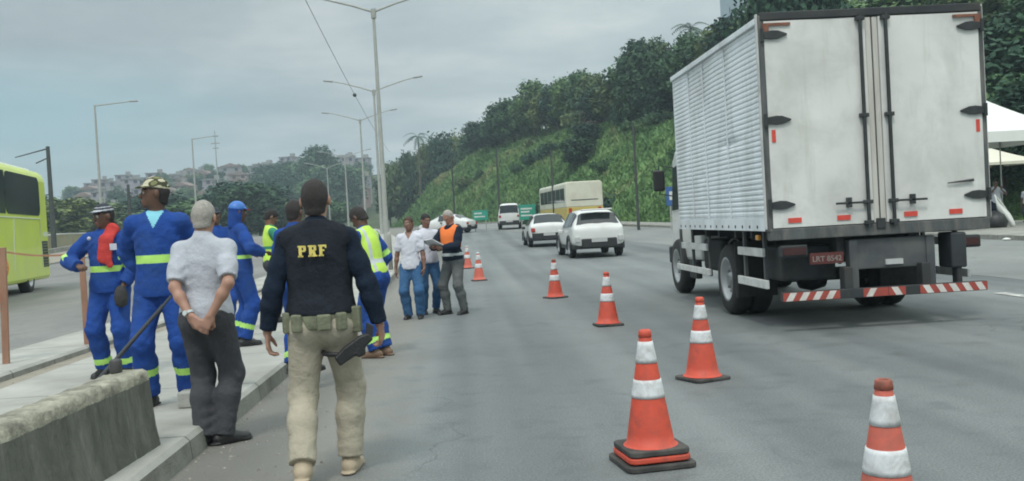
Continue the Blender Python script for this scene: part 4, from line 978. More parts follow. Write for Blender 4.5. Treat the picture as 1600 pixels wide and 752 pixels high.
# jersey barrier, lower left
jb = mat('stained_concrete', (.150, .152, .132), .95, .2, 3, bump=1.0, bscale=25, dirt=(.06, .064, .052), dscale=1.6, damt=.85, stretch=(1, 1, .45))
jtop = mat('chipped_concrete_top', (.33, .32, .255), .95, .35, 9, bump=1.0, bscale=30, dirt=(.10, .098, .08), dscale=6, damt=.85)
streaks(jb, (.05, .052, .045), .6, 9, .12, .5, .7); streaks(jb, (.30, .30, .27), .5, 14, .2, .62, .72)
root = empty('concrete_barrier', (-2.13, 6.12, 0), R(-3.0), 'stained concrete barrier with crumbling top edge at the lower left', 'barrier')
def jersey():
    L = 4.6; ny = 110; zk_ = 1.06; rg = np.random.default_rng(2); prof = [(-.20, 0), (-.19, .08), (-.15, .24), (-.125, .53), (-.115, .575), (-.09, .592), (.0, .598), (.07, .595), (.10, .578), (.112, .53), (.135, .26), (.175, .08), (.18, 0)]
    def nz(a, b): return .5 * math.sin(a * 7.1 + b * 5) + .5 * math.sin(a * 17.3 + b * 11 + 1) * math.sin(a * 3.1)
    V = []; 
    for j in range(ny + 1):
        y = -L * j / ny
        for k, (x, z) in enumerate(prof):
            top = z > .45
            a = (.006 if top else .003) * nz(y * 2.0, k) + (.004 if top else .0015) * rg.normal()
            yy = y + (.012 * nz(z * 9, x * 8) if j == 0 else 0)
            V.append((x + a, yy, z * zk_ + (a * .9 if top else 0)))
    n = len(prof); Fs = []; I = []
    for j in range(ny):
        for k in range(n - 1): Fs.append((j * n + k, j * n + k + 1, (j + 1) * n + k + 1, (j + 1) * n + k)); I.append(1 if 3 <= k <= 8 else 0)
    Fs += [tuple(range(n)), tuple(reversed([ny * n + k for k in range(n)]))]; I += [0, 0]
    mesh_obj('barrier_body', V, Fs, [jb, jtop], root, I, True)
jersey()
# kerb-side block and rubble at the kerb by the barrier's end
m_ = MB(); m_.b2(-.11, .11, -.10, .10, 0, .12); o = m_.build('concrete_block', concrete_new, None, .012); o.location = (-2.12, 7.45, .152); tag(o, 'small white concrete block between the boots of the man in the camouflage cap', 'block')
# dark long pole
m_ = MB()
P0, P1 = Vector((-2.42, 5.2, .25)), Vector((-2.09, 6.9, 1.03))
m_.tube([P0, P0.lerp(P1, .35), P0.lerp(P1, .36), P0.lerp(P1, .93), P0.lerp(P1, .935), P1], [.024, .022, .016, .013, .010, .010], 10)
o = m_.build('long_pole', mat('black_tool', (.018, .02, .024), .5, .2, 9)); tag(o, 'long thin black pole leaning up from behind the concrete barrier', 'pole')
# thermos / bucket on the barrier's far end
m_ = MB(); m_.lathe([(0, 0), (.035, 0), (.037, .01), (.037, .075), (.03, .085), (0, .088)], n=16); o = m_.build('dark_flask', mat('dark_flask_paint', (.05, .05, .05), .5)); o.location = (-2.17, 5.98, .633); tag(o, 'short dark grey can standing on the far end of the concrete barrier', 'can')

# stakes with orange tape
wood = mat('reddish_stake_wood', (.30, .17, .115), .85, .25, 5, dirt=(.30, .10, .06), dscale=3, damt=.6, stretch=(1, 1, .4))
netm = mat('orange_mesh', (.65, .20, .08), .8, .2, 8)
def stake(x, y, z0, h, lab, lean=0.0, w=.035):
    m_ = MB(); m_.b2(-w, w, -w * .8, w * .8, 0, h); o = m_.build('fence_stake', wood, None, .004); o.location = (x, y, z0); o.rotation_euler = (0, lean, .2); tag(o, lab, 'stake', 'wooden stakes of the orange tape fence')
SK = [(-5.26, 11.15, .12, 1.33, 'reddish wooden stake at the left edge, in front of the coach', .03), (-4.97, 12.75, .04, 1.35, 'reddish wooden stake left of the man with the red cloth', .0),
      (-4.35, 14.6, .15, 1.05, 'reddish wooden stake between the legs of the man in the camouflage cap', .02), (-3.9, 17.5, .15, 1.1, 'reddish wooden stake right of the man in the blue hood', -.02)]
for s_ in SK: stake(*s_)
def ribbon(pts, wdt, name, m, lab, cat, th=.002):
    m_ = MB(); pts = [Vector(p) for p in pts]
    for a, b in zip(pts[:-1], pts[1:]):
        u = Vector((0, 0, wdt / 2)); n = (b - a).cross(u).normalized() * th
        V = [a - u + n, b - u + n, b + u + n, a + u + n, a - u - n, b - u - n, b + u - n, a + u - n]
        m_.add(V, [(0, 1, 2, 3), (7, 6, 5, 4), (0, 4, 5, 1), (3, 2, 6, 7), (0, 3, 7, 4), (1, 5, 6, 2)])
    o = m_.build(name, m); tag(o, lab, cat); return o
def sagged(a, b, s, n=10): a, b = Vector(a), Vector(b); return [a.lerp(b, t / n) - Vector((0, 0, 4 * s * (t / n) * (1 - t / n))) for t in range(n + 1)]
ribbon(sagged((-7.9, 11.0, 1.40), (-5.26, 11.11, 1.42), .06) + sagged((-5.26, 11.11, 1.42), (-4.97, 12.71, 1.33), .05)[1:] + sagged((-4.97, 12.71, 1.33), (-4.35, 14.56, 1.12), .05)[1:], .022, 'barrier_tape', mat('faded_orange_tape', (.50, .24, .15), .8), 'thin orange tape strung between the wooden stakes', 'tape')
# crumpled orange netting hanging from the leftmost stake
def netting():
    rg = np.random.default_rng(8); m_ = MB(); nx_, nz_ = 9, 14; P = {}
    for i in range(nx_ + 1):
        for j in range(nz_ + 1):
            u, v = i / nx_, j / nz_
            P[i, j] = Vector((-5.60 + .34 * u + .03 * math.sin(v * 9 + u * 5), 11.25 + .07 * math.sin(u * 14 + v * 4), 1.40 - v * .72 - .05 * math.sin(u * 6)))
    for i in range(nx_ + 1):
        for j in range(nz_): m_.tube([P[i, j], P[i, j + 1]], .008, 4, caps=False)
    for j in range(nz_ + 1):
        for i in range(nx_): m_.tube([P[i, j], P[i + 1, j]], .008, 4, caps=False)
    o = m_.build('safety_netting', netm); tag(o, 'crumpled orange safety netting hanging by the leftmost stake', 'netting')
netting()
# low white post behind the man in the lime vest
m_ = MB(); m_.lathe([(0, 0), (.07, 0), (.065, 1.0), (.05, 1.1), (0, 1.12)], n=14); o = m_.build('bollard', concrete_new); o.location = (-2.2, 28.5, G(28.5) + .15); tag(o, 'pale concrete post right of the man in the lime vest', 'bollard')

# grit and small stones swept against the kerbs
def grit():
    rg = np.random.default_rng(12); V = []; F = []; n = 2600
    x = np.where(rg.random(n) < .6, -1.80 + .85 * rg.random(n) ** 1.8, -4.95 + .62 * rg.random(n)); y = 4.5 + 20 * rg.random(n) ** 1.5; r = .004 + .010 * rg.random(n) ** 3
    for i in range(n):
        z0 = .0 if x[i] > -3 else .045; b = len(V); a = rg.random() * 6.28
        for k in range(4): V.append((x[i] + r[i] * math.cos(a + k * 1.57) * (1 + .5 * rg.random()), y[i] + r[i] * math.sin(a + k * 1.57), z0 + .001))
        V.append((x[i], y[i], z0 + r[i] * (.5 + rg.random()))); F += [(b + k, b + (k + 1) % 4, b + 4) for k in range(4)]
    o = mesh_obj('grit', V, F, mat('small_stones', (.26, .25, .22), .9, .5, 40)); tag(o, 'grit and small stones lying along the kerbs', 'grit', kind='stuff')
grit()
# gazebo tents right of the truck
tentm = mat('white_canvas', (.70, .72, .70), .8, .04, 2, bump=.2, bscale=4); tent2 = mat('cream_canvas', (.66, .64, .54), .8, .04, 2)
def tent(x, y, w, ze, zp, val, m, lab, rz=0.0):
    z = G(y) + .1; r = empty('canopy_tent', (x, y, z), rz, lab, 'tent', 'canopy tents beside the road'); q = MB(); n = 10; V = []
    def hh(u): return ze + (zp - ze) * (u ** 1.25)
    for k in range(4):
        a, b = [(-1, -1), (1, -1), (1, 1), (-1, 1)][k], [(1, -1), (1, 1), (-1, 1), (-1, -1)][k]
        P = [[((a[0] + (b[0] - a[0]) * i / n) * (1 - j / n) * w / 2, (a[1] + (b[1] - a[1]) * i / n) * (1 - j / n) * w / 2, hh(j / n) - .03 * math.sin(math.pi * i / n) * (1 - j / n)) for i in range(n + 1)] for j in range(n + 1)]
        q.add([p for row in P for p in row], [(j * (n + 1) + i, j * (n + 1) + i + 1, (j + 1) * (n + 1) + i + 1, (j + 1) * (n + 1) + i) for j in range(n) for i in range(n)], 0, True)
    q.build('canopy', m, r)
    q = MB()
    for k in range(4):
        a, b = [(-1, -1), (1, -1), (1, 1), (-1, 1)][k], [(1, -1), (1, 1), (-1, 1), (-1, -1)][k]
        for i in range(n):
            p0 = [(a[c] + (b[c] - a[c]) * i / n) * w / 2 for c in (0, 1)]; p1 = [(a[c] + (b[c] - a[c]) * (i + 1) / n) * w / 2 for c in (0, 1)]
            sg = lambda t: -.03 * math.sin(math.pi * t)
            q.add([(*p0, ze + sg(i / n)), (*p1, ze + sg((i + 1) / n)), (*p1, ze - val), (*p0, ze - val)], [(0, 1, 2, 3)])
    q.build('valance', m, r)
    for sx in (-1, 1):
        for sy in (-1, 1):
            q = MB(); q.cyl((sx * w / 2 * .97, sy * w / 2 * .97, -.1), (sx * w / 2 * .97, sy * w / 2 * .97, ze), .025, n=8); q.build('leg', galv, r)
tent(19.0, 34.5, 4.4, 3.42, 4.9, .40, tentm, 'larger, higher white canopy tent right of the truck')
tent(21.3, 40.0, 4.4, 2.48, 3.62, .14, tent2, 'lower cream canopy tent under the larger white one')
# white sack-like board and boxes at the pavement
m_ = MB(); n = 10
V = []
for j in range(n + 1):
    for i in range(n + 1):
        u, v = i / n, j / n; wv = .30 * math.sin(math.pi * min(1, v * .85 + .12)) ; V.append((.55 * (1 - v) + wv * (u - .5), .05 * math.sin(u * 6 + v * 5), 1.02 * v + .03 * math.sin(u * 9)))
Fs = [(j * (n + 1) + i, j * (n + 1) + i + 1, (j + 1) * (n + 1) + i + 1, (j + 1) * (n + 1) + i) for j in range(n) for i in range(n)]
m_.add(V, Fs, 0, True); o = m_.build('plastic_sheet', tentm); o.location = (18.75, 33.0, G(33) + .17); o.scale = (1.15, 1, 1.1); o.modifiers.new('thick', 'SOLIDIFY').thickness = .03; tag(o, 'white plastic sheet leaning beside the person under the tent', 'sheet')
m_ = MB(); m_.b2(-.75, .75, -.25, .25, 0, .42); o = m_.build('concrete_bench', concrete_old, None, .02); o.location = (16.9, 32.5, G(32) + .16); tag(o, 'low concrete bench on the far pavement right behind the truck', 'bench')
m_ = MB(); m_.lathe([(0, 0), (.35, 0), (.42, .2), (.3, .45), (.12, .58), (0, .6)], n=14); o = m_.build('rubbish_bag', blackp); o.location = (18.75, 33.0, G(33) + .16); tag(o, 'dark full rubbish bag at the feet of the person under the tent', 'bag')
for (x, y) in ((16.0, 27.6), (15.2, 28.9)):
    m_ = MB(); m_.lathe([(0, 0), (.08, .01), (.10, .05), (.05, .09), (0, .1)], n=8); o = m_.build('litter', tentm); o.location = (x, y, G(y) + .006); o.scale = (1.4, 1, .8); tag(o, 'small white piece of litter lying by the far kerb', 'litter', 'litter by the kerb')

# ================================================================== PEOPLE (signed-distance bodies, one continuous surface each)
def vec(*a): return np.array(a, dtype=np.float32)
class Vol:
    def __init__(s, lo, hi, h):
        s.lo = np.array(lo, np.float32); s.h = h; s.n = np.ceil((np.array(hi) - s.lo) / h).astype(int) + 1
        s.F = np.full(s.n, .25, np.float32)
        s.ax = [s.lo[i] + h * np.arange(s.n[i], dtype=np.float32) for i in range(3)]
    def block(s, lo, hi, m):
        i0 = np.clip(np.floor((np.array(lo) - m - s.lo) / s.h).astype(int), 0, s.n); i1 = np.clip(np.ceil((np.array(hi) + m - s.lo) / s.h).astype(int) + 1, 0, s.n)
        return tuple(slice(a, b) for a, b in zip(i0, i1))
    def put(s, lo, hi, fn, k, m=.09, sub=False):
        b = s.block(lo, hi, m + k)
        X, Y, Z = s.ax[0][b[0]][:, None, None], s.ax[1][b[1]][None, :, None], s.ax[2][b[2]][None, None, :]
        if min(len(s.ax[i][b[i]]) for i in range(3)) == 0: return
        d = fn(X, Y, Z).astype(np.float32); A = s.F[b]
        if sub: s.F[b] = np.maximum(A, -d); return
        h = np.maximum(k - np.abs(A - d), 0) / max(k, 1e-6)
        s.F[b] = np.minimum(A, d) - h * h * k * .25
def nets(F, lo, h):
    S = F < 0; nx, ny, nz = F.shape
    cnt = np.zeros((nx - 1, ny - 1, nz - 1), np.int8)
    for dx in (0, 1):
        for dy in (0, 1):
            for dz in (0, 1): cnt += S[dx:nx - 1 + dx, dy:ny - 1 + dy, dz:nz - 1 + dz]
    act = (cnt > 0) & (cnt < 8); ids = np.full(act.shape, -1, np.int32); I = np.argwhere(act)
    if len(I) == 0: return np.zeros((0, 3)), np.zeros((0, 4), int)
    ids[act] = np.arange(len(I))
    cv = {}
    for dx in (0, 1):
        for dy in (0, 1):
            for dz in (0, 1): cv[dx, dy, dz] = F[I[:, 0] + dx, I[:, 1] + dy, I[:, 2] + dz]
    acc = np.zeros((len(I), 3)); num = np.zeros(len(I))
    E_ = [(a, b) for a in cv for b in cv if sum(abs(p - q) for p, q in zip(a, b)) == 1 and a < b]
    for a, b in E_:
        fa, fb = cv[a], cv[b]; m = (fa < 0) != (fb < 0); t = np.where(m, fa / (fa - fb + 1e-12), 0)
        P = np.array(a)[None] + t[:, None] * (np.array(b) - np.array(a))[None]
        acc += P * m[:, None]; num += m
    V = (I + acc / num[:, None]) * h + lo
    Q = []
    for ax in range(3):
        a = np.moveaxis(S, ax, 0); i_ = np.moveaxis(ids, ax, 0)
        e = a[:-1] != a[1:]                                  # edges along ax : (n-1, m, k)
        e = e[:, 1:-1, 1:-1]; K = np.argwhere(e)
        if len(K) == 0: continue
        x, y, z = K[:, 0], K[:, 1] + 1, K[:, 2] + 1
        q = np.stack([i_[x, y - 1, z - 1], i_[x, y, z - 1], i_[x, y, z], i_[x, y - 1, z]], 1)
        inside = a[x, y, z]
        flip = inside if ax != 1 else ~inside
        q[~flip] = q[~flip][:, ::-1]
        Q.append(q)
    Q = np.concatenate(Q); Q = Q[(Q >= 0).all(1)]
    return V, Q
def rotm(yaw=0, pitch=0, roll=0):
    return np.array((Matrix.Rotation(yaw, 3, 'Z') @ Matrix.Rotation(pitch, 3, 'X') @ Matrix.Rotation(roll, 3, 'Y')), np.float32)
def cap(V, a, b, ra, rb, k=.03, flat=None, cuts=(), off=0.0):
    """tapered round capsule; flat=(axis, factor) squashes it along an axis; cuts=[(point, normal)] trims it with planes"""
    a = np.asarray(a, np.float32); b = np.asarray(b, np.float32); R_ = max(ra, rb) + off
    def fn(X, Y, Z):
        px, py, pz = X - a[0], Y - a[1], Z - a[2]; u = b - a; L = float(u @ u) + 1e-9
        t = np.clip((px * u[0] + py * u[1] + pz * u[2]) / L, 0, 1)
        qx, qy, qz = px - t * u[0], py - t * u[1], pz - t * u[2]
        if flat is not None:
            n, f = np.asarray(flat[0], np.float32), flat[1]; n = n / np.linalg.norm(n); dd = (qx * n[0] + qy * n[1] + qz * n[2]) * (1 / f - 1)
            qx, qy, qz = qx + n[0] * dd, qy + n[1] * dd, qz + n[2] * dd
        d = np.sqrt(qx * qx + qy * qy + qz * qz) - (ra + (rb - ra) * t) - off
        if flat is not None: d = d * (.5 + .5 * flat[1])
        for p, n in cuts:
            p = np.asarray(p, np.float32); n = np.asarray(n, np.float32); n = n / np.linalg.norm(n)
            d = np.maximum(d, (X - p[0]) * n[0] + (Y - p[1]) * n[1] + (Z - p[2]) * n[2])
        return d
    V.put(np.minimum(a, b) - R_, np.maximum(a, b) + R_, fn, k)
def ell(V, c, r, k=.03, M=None, cuts=(), off=0.0, sub=False):
    c = np.asarray(c, np.float32); r = np.asarray(r, np.float32) + off; R_ = float(max(r))
    def fn(X, Y, Z):
        x, y, z = X - c[0], Y - c[1], Z - c[2]
        if M is not None: x, y, z = M[0, 0] * x + M[1, 0] * y + M[2, 0] * z, M[0, 1] * x + M[1, 1] * y + M[2, 1] * z, M[0, 2] * x + M[1, 2] * y + M[2, 2] * z
        k0 = np.sqrt((x / r[0]) ** 2 + (y / r[1]) ** 2 + (z / r[2]) ** 2); k1 = np.sqrt((x / r[0] ** 2) ** 2 + (y / r[1] ** 2) ** 2 + (z / r[2] ** 2) ** 2)
        d = k0 * (k0 - 1) / (k1 + 1e-6)
        for p, n in cuts:
            p = np.asarray(p, np.float32); n = np.asarray(n, np.float32); n = n / np.linalg.norm(n)
            d = np.maximum(d, (X - p[0]) * n[0] + (Y - p[1]) * n[1] + (Z - p[2]) * n[2])
        return d
    V.put(c - R_, c + R_, fn, k, sub=sub)
def ik(s, w, L1, L2, pole):
    s, w, pole = Vector(s), Vector(w), Vector(pole); d = w - s; D = min(d.length, (L1 + L2) * .995); dn = d.normalized()
    if d.length > D: w = s + dn * D
    x = (D * D + L1 * L1 - L2 * L2) / (2 * D); h = math.sqrt(max(0, L1 * L1 - x * x)); p = (pole - dn * pole.dot(dn)).normalized()
    return s + dn * x + p * h, w

SKIN = {'dark': mat('skin_dark', (.115, .060, .040), .55, .12, 12), 'brown': mat('skin_brown', (.20, .105, .072), .55, .12, 12), 'tan': mat('skin_tan', (.36, .20, .145), .55, .10, 12)}
eyew = mat('eye_white', (.5, .48, .45), .4); lipm = mat('lip', (.20, .08, .065), .5); browm = mat('brow_hair', (.02, .016, .014), .8)
def cloth(name, col, var=.12, sc=5, dirt=None, damt=.4): return mat(name, col, .9, var, sc, bump=.85, bscale=15, dirt=dirt, dscale=3, damt=damt, spec=.2)
C_BLUE = cloth('blue_work_cloth', (.017, .062, .27), .2, dirt=(.035, .075, .19), damt=.6)
C_LIME = mat('lime_reflective', (.42, .74, .16), .5, .08, 8)
C_NAVY = cloth('navy_cloth', (.010, .018, .034), .2)
C_VEST = cloth('black_vest_cloth', (.016, .020, .028), .25)
C_KHAKI = cloth('khaki_cloth', (.40, .365, .29), .10, 4, dirt=(.27, .245, .19), damt=.4)
C_GPOLO = cloth('light_grey_polo', (.42, .44, .49), .06, 4)
C_CHAR = cloth('charcoal_trousers', (.060, .062, .070), .15)
C_WHITE = cloth('white_blouse', (.60, .61, .68), .04, 4)
C_JEAN = cloth('blue_denim', (.045, .12, .25), .2, 4, dirt=(.10, .20, .34), damt=.5)
C_GREY = cloth('grey_trousers', (.12, .13, .13), .15)
C_ORAN = mat('orange_vest', (.85, .20, .04), .7, .08, 6)
C_SILV = mat('silver_band', (.50, .55, .56), .4, .06, 10)
C_YEL = mat('yellow_lime_vest', (.52, .78, .10), .7, .07, 6)
C_GREEN = cloth('green_shirt', (.05, .26, .16), .15)
C_BELT = cloth('olive_webbing', (.17, .18, .125), .2, 10)
C_RED = cloth('red_cloth', (.50, .055, .05), .2, 5)
LEATH = mat('black_leather', (.016, .016, .018), .45, .3, 10, bump=.3); BROWNB = mat('brown_boot', (.16, .10, .065), .7, .3, 8); TANB = mat('tan_boot', (.40, .33, .24), .8, .15, 8)
hairk = mat('black_hair', (.018, .016, .017), .75, .4, 40, bump=.7, bscale=120); hairg = mat('grey_hair', (.36, .34, .31), .8, .25, 40, bump=.7, bscale=120)
hairs = mat('short_black_hair', (.030, .026, .025), .85, .3, 60, bump=.5, bscale=150)

def wrinkle(V, amp, seed, box=None):
    """soft folds: displaces the surface with a few warped waves"""
    X, Y, Z = np.meshgrid(*V.ax, indexing='ij', sparse=True); s = seed
    w = (1 - 2 * np.abs(np.sin(17 * Z + 15 * X + 4 * np.sin(13 * Y + s + 5 * Z) + 2 * np.sin(11 * X + s) + s))) * .55 * (1 + np.sin(4 * Z + s)) + (1 - 2 * np.abs(np.sin(31 * Z - 24 * X + 5 * np.sin(9 * X + 9 * Y) + 2 * s))) * .45 + np.sin(55 * X + 30 * Y + 42 * Z + 3 * np.sin(12 * Z) + s) * .3
    m = np.abs(V.F) < .05; wt = np.zeros(V.F.shape, np.float32)
    for p in (box or ()):
        wt += np.exp(-((X - p[0]) ** 2 + (Y - p[1]) ** 2 + (Z - p[2]) ** 2) / .105 ** 2)
    fold = np.sin(78 * Z + 3.5 * np.sin(16 * X + s) + 3 * np.sin(14 * Y + 2 * s)) * (.6 + .4 * np.sin(23 * X + 19 * Y + s))
    drape_ = np.sin(24 * X + 17 * Y + 3.0 * np.sin(5 * Z + s)) * .5
    w = .35 * drape_ + .22 * w + fold * np.minimum(wt, 1) * .9
    V.F = np.where(m, V.F + (amp * w).astype(np.float32), V.F)
def hand(V, w, d, nrm, side, curl, S, spread=0.0):
    """palm + four unequal bent fingers + thumb. w wrist, d pointing direction, nrm = palm normal (the way the fingers close)"""
    d = Vector(d).normalized(); nrm = Vector(nrm); nrm = (nrm - d * nrm.dot(d)).normalized(); lat = d.cross(nrm).normalized() * side
    w = Vector(w); P = lambda a, b, c_: w + d * a * S + lat * b * S + nrm * c_ * S
    for b in (-.026, -.008, .010, .028): cap(V, P(.012, b * .7, 0), P(.085, b, 0), .016 * S, .013 * S, .012, flat=(nrm, .8))
    for i, (b, L) in enumerate(((.030, .074), (.010, .082), (-.010, .076), (-.029, .060))):
        base = P(.088, b * 1.02, 0); a1 = curl * .55; d1 = (d * math.cos(a1) + nrm * math.sin(a1) + lat * b * spread).normalized()
        p1 = base + d1 * L * .48 * S; a2 = a1 + curl * 1.0; d2 = d * math.cos(a2) + nrm * math.sin(a2); p2 = p1 + d2 * L * .30 * S
        a3 = a2 + curl * .7; d3 = d * math.cos(a3) + nrm * math.sin(a3); p3 = p2 + d3 * L * .22 * S
        cap(V, base - d * .01 * S, p1, .0105 * S, .0092 * S, .006); cap(V, p1, p2, .0092 * S, .0082 * S, .004); cap(V, p2, p3, .0082 * S, .0072 * S, .004)
    t0 = P(.022, .026, .004); t1 = P(.058, .050, .018 + .012 * curl); t2 = P(.088, .050 - .012 * curl, .030 + .018 * curl)
    cap(V, t0, t1, .0145 * S, .0115 * S, .010); cap(V, t1, t2, .0115 * S, .0088 * S, .004)

def person(label, loc, face, H=1.70, skin='brown', res=.0085, wide=1.0, belly=0.0, lean=0.0, twist=0.0, head=(0, 0, 0), feet=None, hands=None,
           hair='short', hairmat=None, top=None, trousers=None, shoes=None, cap_=None, extras=(), group=None, lean_side=0.0):
    """local frame: x right, y forward, z up. hands: dict L/R -> (wrist xyz, elbow pole, hand dir, palm normal, curl)"""
    S = H / 1.75; root = empty('person', loc, face, label, 'person', group)
    sk = SKIN[skin]; Wd = wide
    T = Matrix.Translation((0, 0, .93 * S)) @ Matrix.Rotation(lean, 4, 'X') @ Matrix.Rotation(lean_side, 4, 'Y') @ Matrix.Rotation(twist, 4, 'Z') @ Matrix.Translation((0, 0, -.93 * S))
    U = lambda x, y, z: np.array(T @ Vector((x * S * (Wd if abs(x) > .05 else 1), y * S, z * S)), np.float32)   # upper body joints
    L_ = lambda x, y, z: np.array((x * S, y * S, z * S), np.float32)
    feet = feet or {'L': ((-.11, .0, .0), .12), 'R': ((.11, .0, .0), -.12)}
    hips = {'L': L_(-.092, 0, .90), 'R': L_(.092, 0, .90)}; leg = {}
    for s_ in 'LR':
        f, yaw = feet[s_]; lift = f[2]
        ank = Vector((f[0] * S, (f[1] - .03) * S, (.088 + lift) * S)); kn, ank = ik(hips[s_], ank, .425 * S, .42 * S, Vector((-.25 if s_ == 'L' else .25, 1, 0)) if len(feet[s_]) < 3 else Vector(feet[s_][2]))
        leg[s_] = (np.array(kn, np.float32), np.array(ank, np.float32), yaw, f[2])
    sh = {'L': U(-.172, -.01, 1.398), 'R': U(.172, -.01, 1.398)}; arm = {}
    hands = hands or {}
    for s_ in 'LR':
        sg = -1 if s_ == 'L' else 1
        hd = hands.get(s_) or ((sg * .27, .03, .84), (sg * .3, -1, 0), (0, .15, -1), (-sg, .2, 0), .45)
        wp = T @ Vector(np.array(hd[0]) * S) if len(hd) < 6 else Vector(np.array(hd[0]) * S)
        el, wr = ik(sh[s_], wp, .295 * S, .255 * S, T.to_3x3() @ Vector(hd[1]))
        arm[s_] = (np.array(el, np.float32), np.array(wr, np.float32), T.to_3x3() @ Vector(hd[2]), T.to_3x3() @ Vector(hd[3]), hd[4])
    yaw, pit, rol = head
    HM = np.array(T.to_3x3(), np.float32) @ rotm(yaw, pit, rol); hc = U(0, .012, 1.625); nk = U(0, -.012, 1.47)
    Hp = lambda x, y, z: hc + HM @ np.array((x * S, y * S, z * S), np.float32)
    allp = [hc + .2, hc - .2] + [leg[s][1] for s in 'LR'] + [leg[s][0] for s in 'LR'] + [arm[s][0] for s in 'LR'] + [arm[s][1] for s in 'LR'] + list(sh.values())
    A = np.array(allp); lo = A.min(0) - .24; hi = A.max(0) + .24; lo[2] = -.03; hi[2] = hc[2] + .22
    torso = [(U(0, .0, 1.285), (.155 * Wd, .104, .185), .05), (U(0, .012 + belly * .5, 1.10), (.138 * Wd + belly * .3, .098 + belly, .17), .06), (U(0, -.005, .965), (.158 * Wd, .108 + belly * .4, .13), .05)]
    def put_torso(V, off=0.0, cuts=(), k=1.0, sho=True):
        for c_, r_, kk in torso: ell(V, c_, np.array(r_) * S, kk * k, np.array(T.to_3x3(), np.float32), cuts, off)
        if sho:
            for s_ in 'LR': cap(V, U(0, -.01, 1.425), sh[s_] + np.array((0, 0, -.002), np.float32), .052 * S, .044 * S, .04, off=off * .8, cuts=cuts); cap(V, U(0, -.022, 1.475), (U(0, -.02, 1.43) + sh[s_]) * .5, .045 * S, .040 * S, .03, off=off * .5, cuts=cuts)
    def put_pelvis(V, off=0.0, cuts=()):
        ell(V, L_(0, -.005, .945), (.160 * S * Wd, .110 * S, .115 * S), .04, None, cuts, off)
        for sg in (-1, 1): ell(V, L_(sg * .07, -.05, .90), (.085 * S, .085 * S, .095 * S), .04, None, cuts, off)
    def put_leg(V, s_, off=0.0, cuts=(), loose=0.0, upto=1.0):
        kn, an, *_ = leg[s_]; hp = hips[s_] + np.array((0, -.006, -.02), np.float32)
        cap(V, hp, kn, .093 * S + loose * .3, .058 * S + loose * .8, .05, cuts=cuts, off=off)
        e = kn + (an - kn) * upto; m_ = kn * .62 + an * .38 + np.array((0, -.016, 0), np.float32)
        cap(V, kn, m_, .056 * S + loose * .9, .056 * S + loose * .8, .04, cuts=cuts, off=off); cap(V, m_, e, .056 * S + loose * .8, .038 * S + loose * 1.5, .04, cuts=cuts, off=off)
    def put_arm(V, s_, off=0.0, upto=2.0, loose=0.0, endcut=True):
        el, wr, *_ = arm[s_]; s0 = sh[s_]; cu = []
        if upto < 2 or endcut:
            p = s0 + (el - s0) * min(upto, 1) if upto <= 1 else el + (wr - el) * (upto - 1); n = (el - s0) if upto <= 1 else (wr - el)
        c1 = [(p, n)] if upto <= 1 else []; c2 = [(p, n)] if upto > 1 and endcut else []
        cap(V, s0, s0 + (el - s0) * .55, .047 * S + loose * .2, .043 * S + loose * .6, .035, off=off, cuts=c1)
        cap(V, s0 + (el - s0) * .5, el, .043 * S + loose * .6, .036 * S + loose * .7, .03, off=off, cuts=c1)
        if upto > 1:
            md = el + (wr - el) * .35; cap(V, el, md, .036 * S + loose * .7, .037 * S + loose * .7, .03, off=off, cuts=c2); cap(V, md, wr, .037 * S + loose * .7, .026 * S + loose * .8, .03, off=off, cuts=c2)
    # ---------------- body
    V = Vol(lo, hi, min(res, .0075))
    put_torso(V); put_pelvis(V)
    for s_ in 'LR':
        put_leg(V, s_); put_arm(V, s_, endcut=False)
        kn, an, yw, lf = leg[s_]; fd = np.array((math.sin(-yw), math.cos(yw), -lf * 2.2), np.float32)
        cap(V, an + np.array((0, 0, -.035 * S), np.float32) - fd * .03 * S, an + fd * .15 * S + np.array((0, 0, -.058 * S), np.float32), .036 * S, .026 * S, .03)
        _, wr, hd_, hn, cl = arm[s_]; hand(V, wr, hd_, hn, -1 if s_ == 'L' else 1, cl, S)
    cap(V, nk - np.array((0, 0, .03), np.float32), Hp(0, -.018, -.055), .060 * S, .056 * S, .03)
    ell(V, Hp(0, -.012, .028), (.074 * S, .094 * S, .092 * S), .02, HM); ell(V, Hp(0, .022, -.035), (.058 * S, .066 * S, .078 * S), .035, HM)
    ell(V, Hp(0, .066, -.088), (.026 * S, .024 * S, .022 * S), .025, HM)                       # chin
    cap(V, Hp(0, .082, .012), Hp(0, .106, -.026), .008 * S, .014 * S, .014); cap(V, Hp(-.030, .074, .028), Hp(.030, .074, .028), .014 * S, .014 * S, .018)   # nose, brow ridge
    for sg in (-1, 1):
        ell(V, Hp(sg * .081, -.010, -.006), (.011 * S, .020 * S, .032 * S), .008, HM)           # ears
        ell(V, Hp(sg * .031, .096, .006), (.015 * S, .014 * S, .011 * S), 0, HM, sub=True)      # eye sockets
        ell(V, Hp(sg * .031, .074, .006), (.0135 * S, .0135 * S, .012 * S), .002, HM)
    cap(V, Hp(-.018, .084, -.055), Hp(.018, .084, -.055), .009 * S, .009 * S, .010); cap(V, Hp(-.015, .082, -.066), Hp(.015, .082, -.066), .0085 * S, .0085 * S, .008)
    P, Q = nets(V.F, V.lo, V.h); C_ = P[Q].mean(1); q = (C_ - hc) @ HM / S
    mi = np.zeros(len(Q), int)
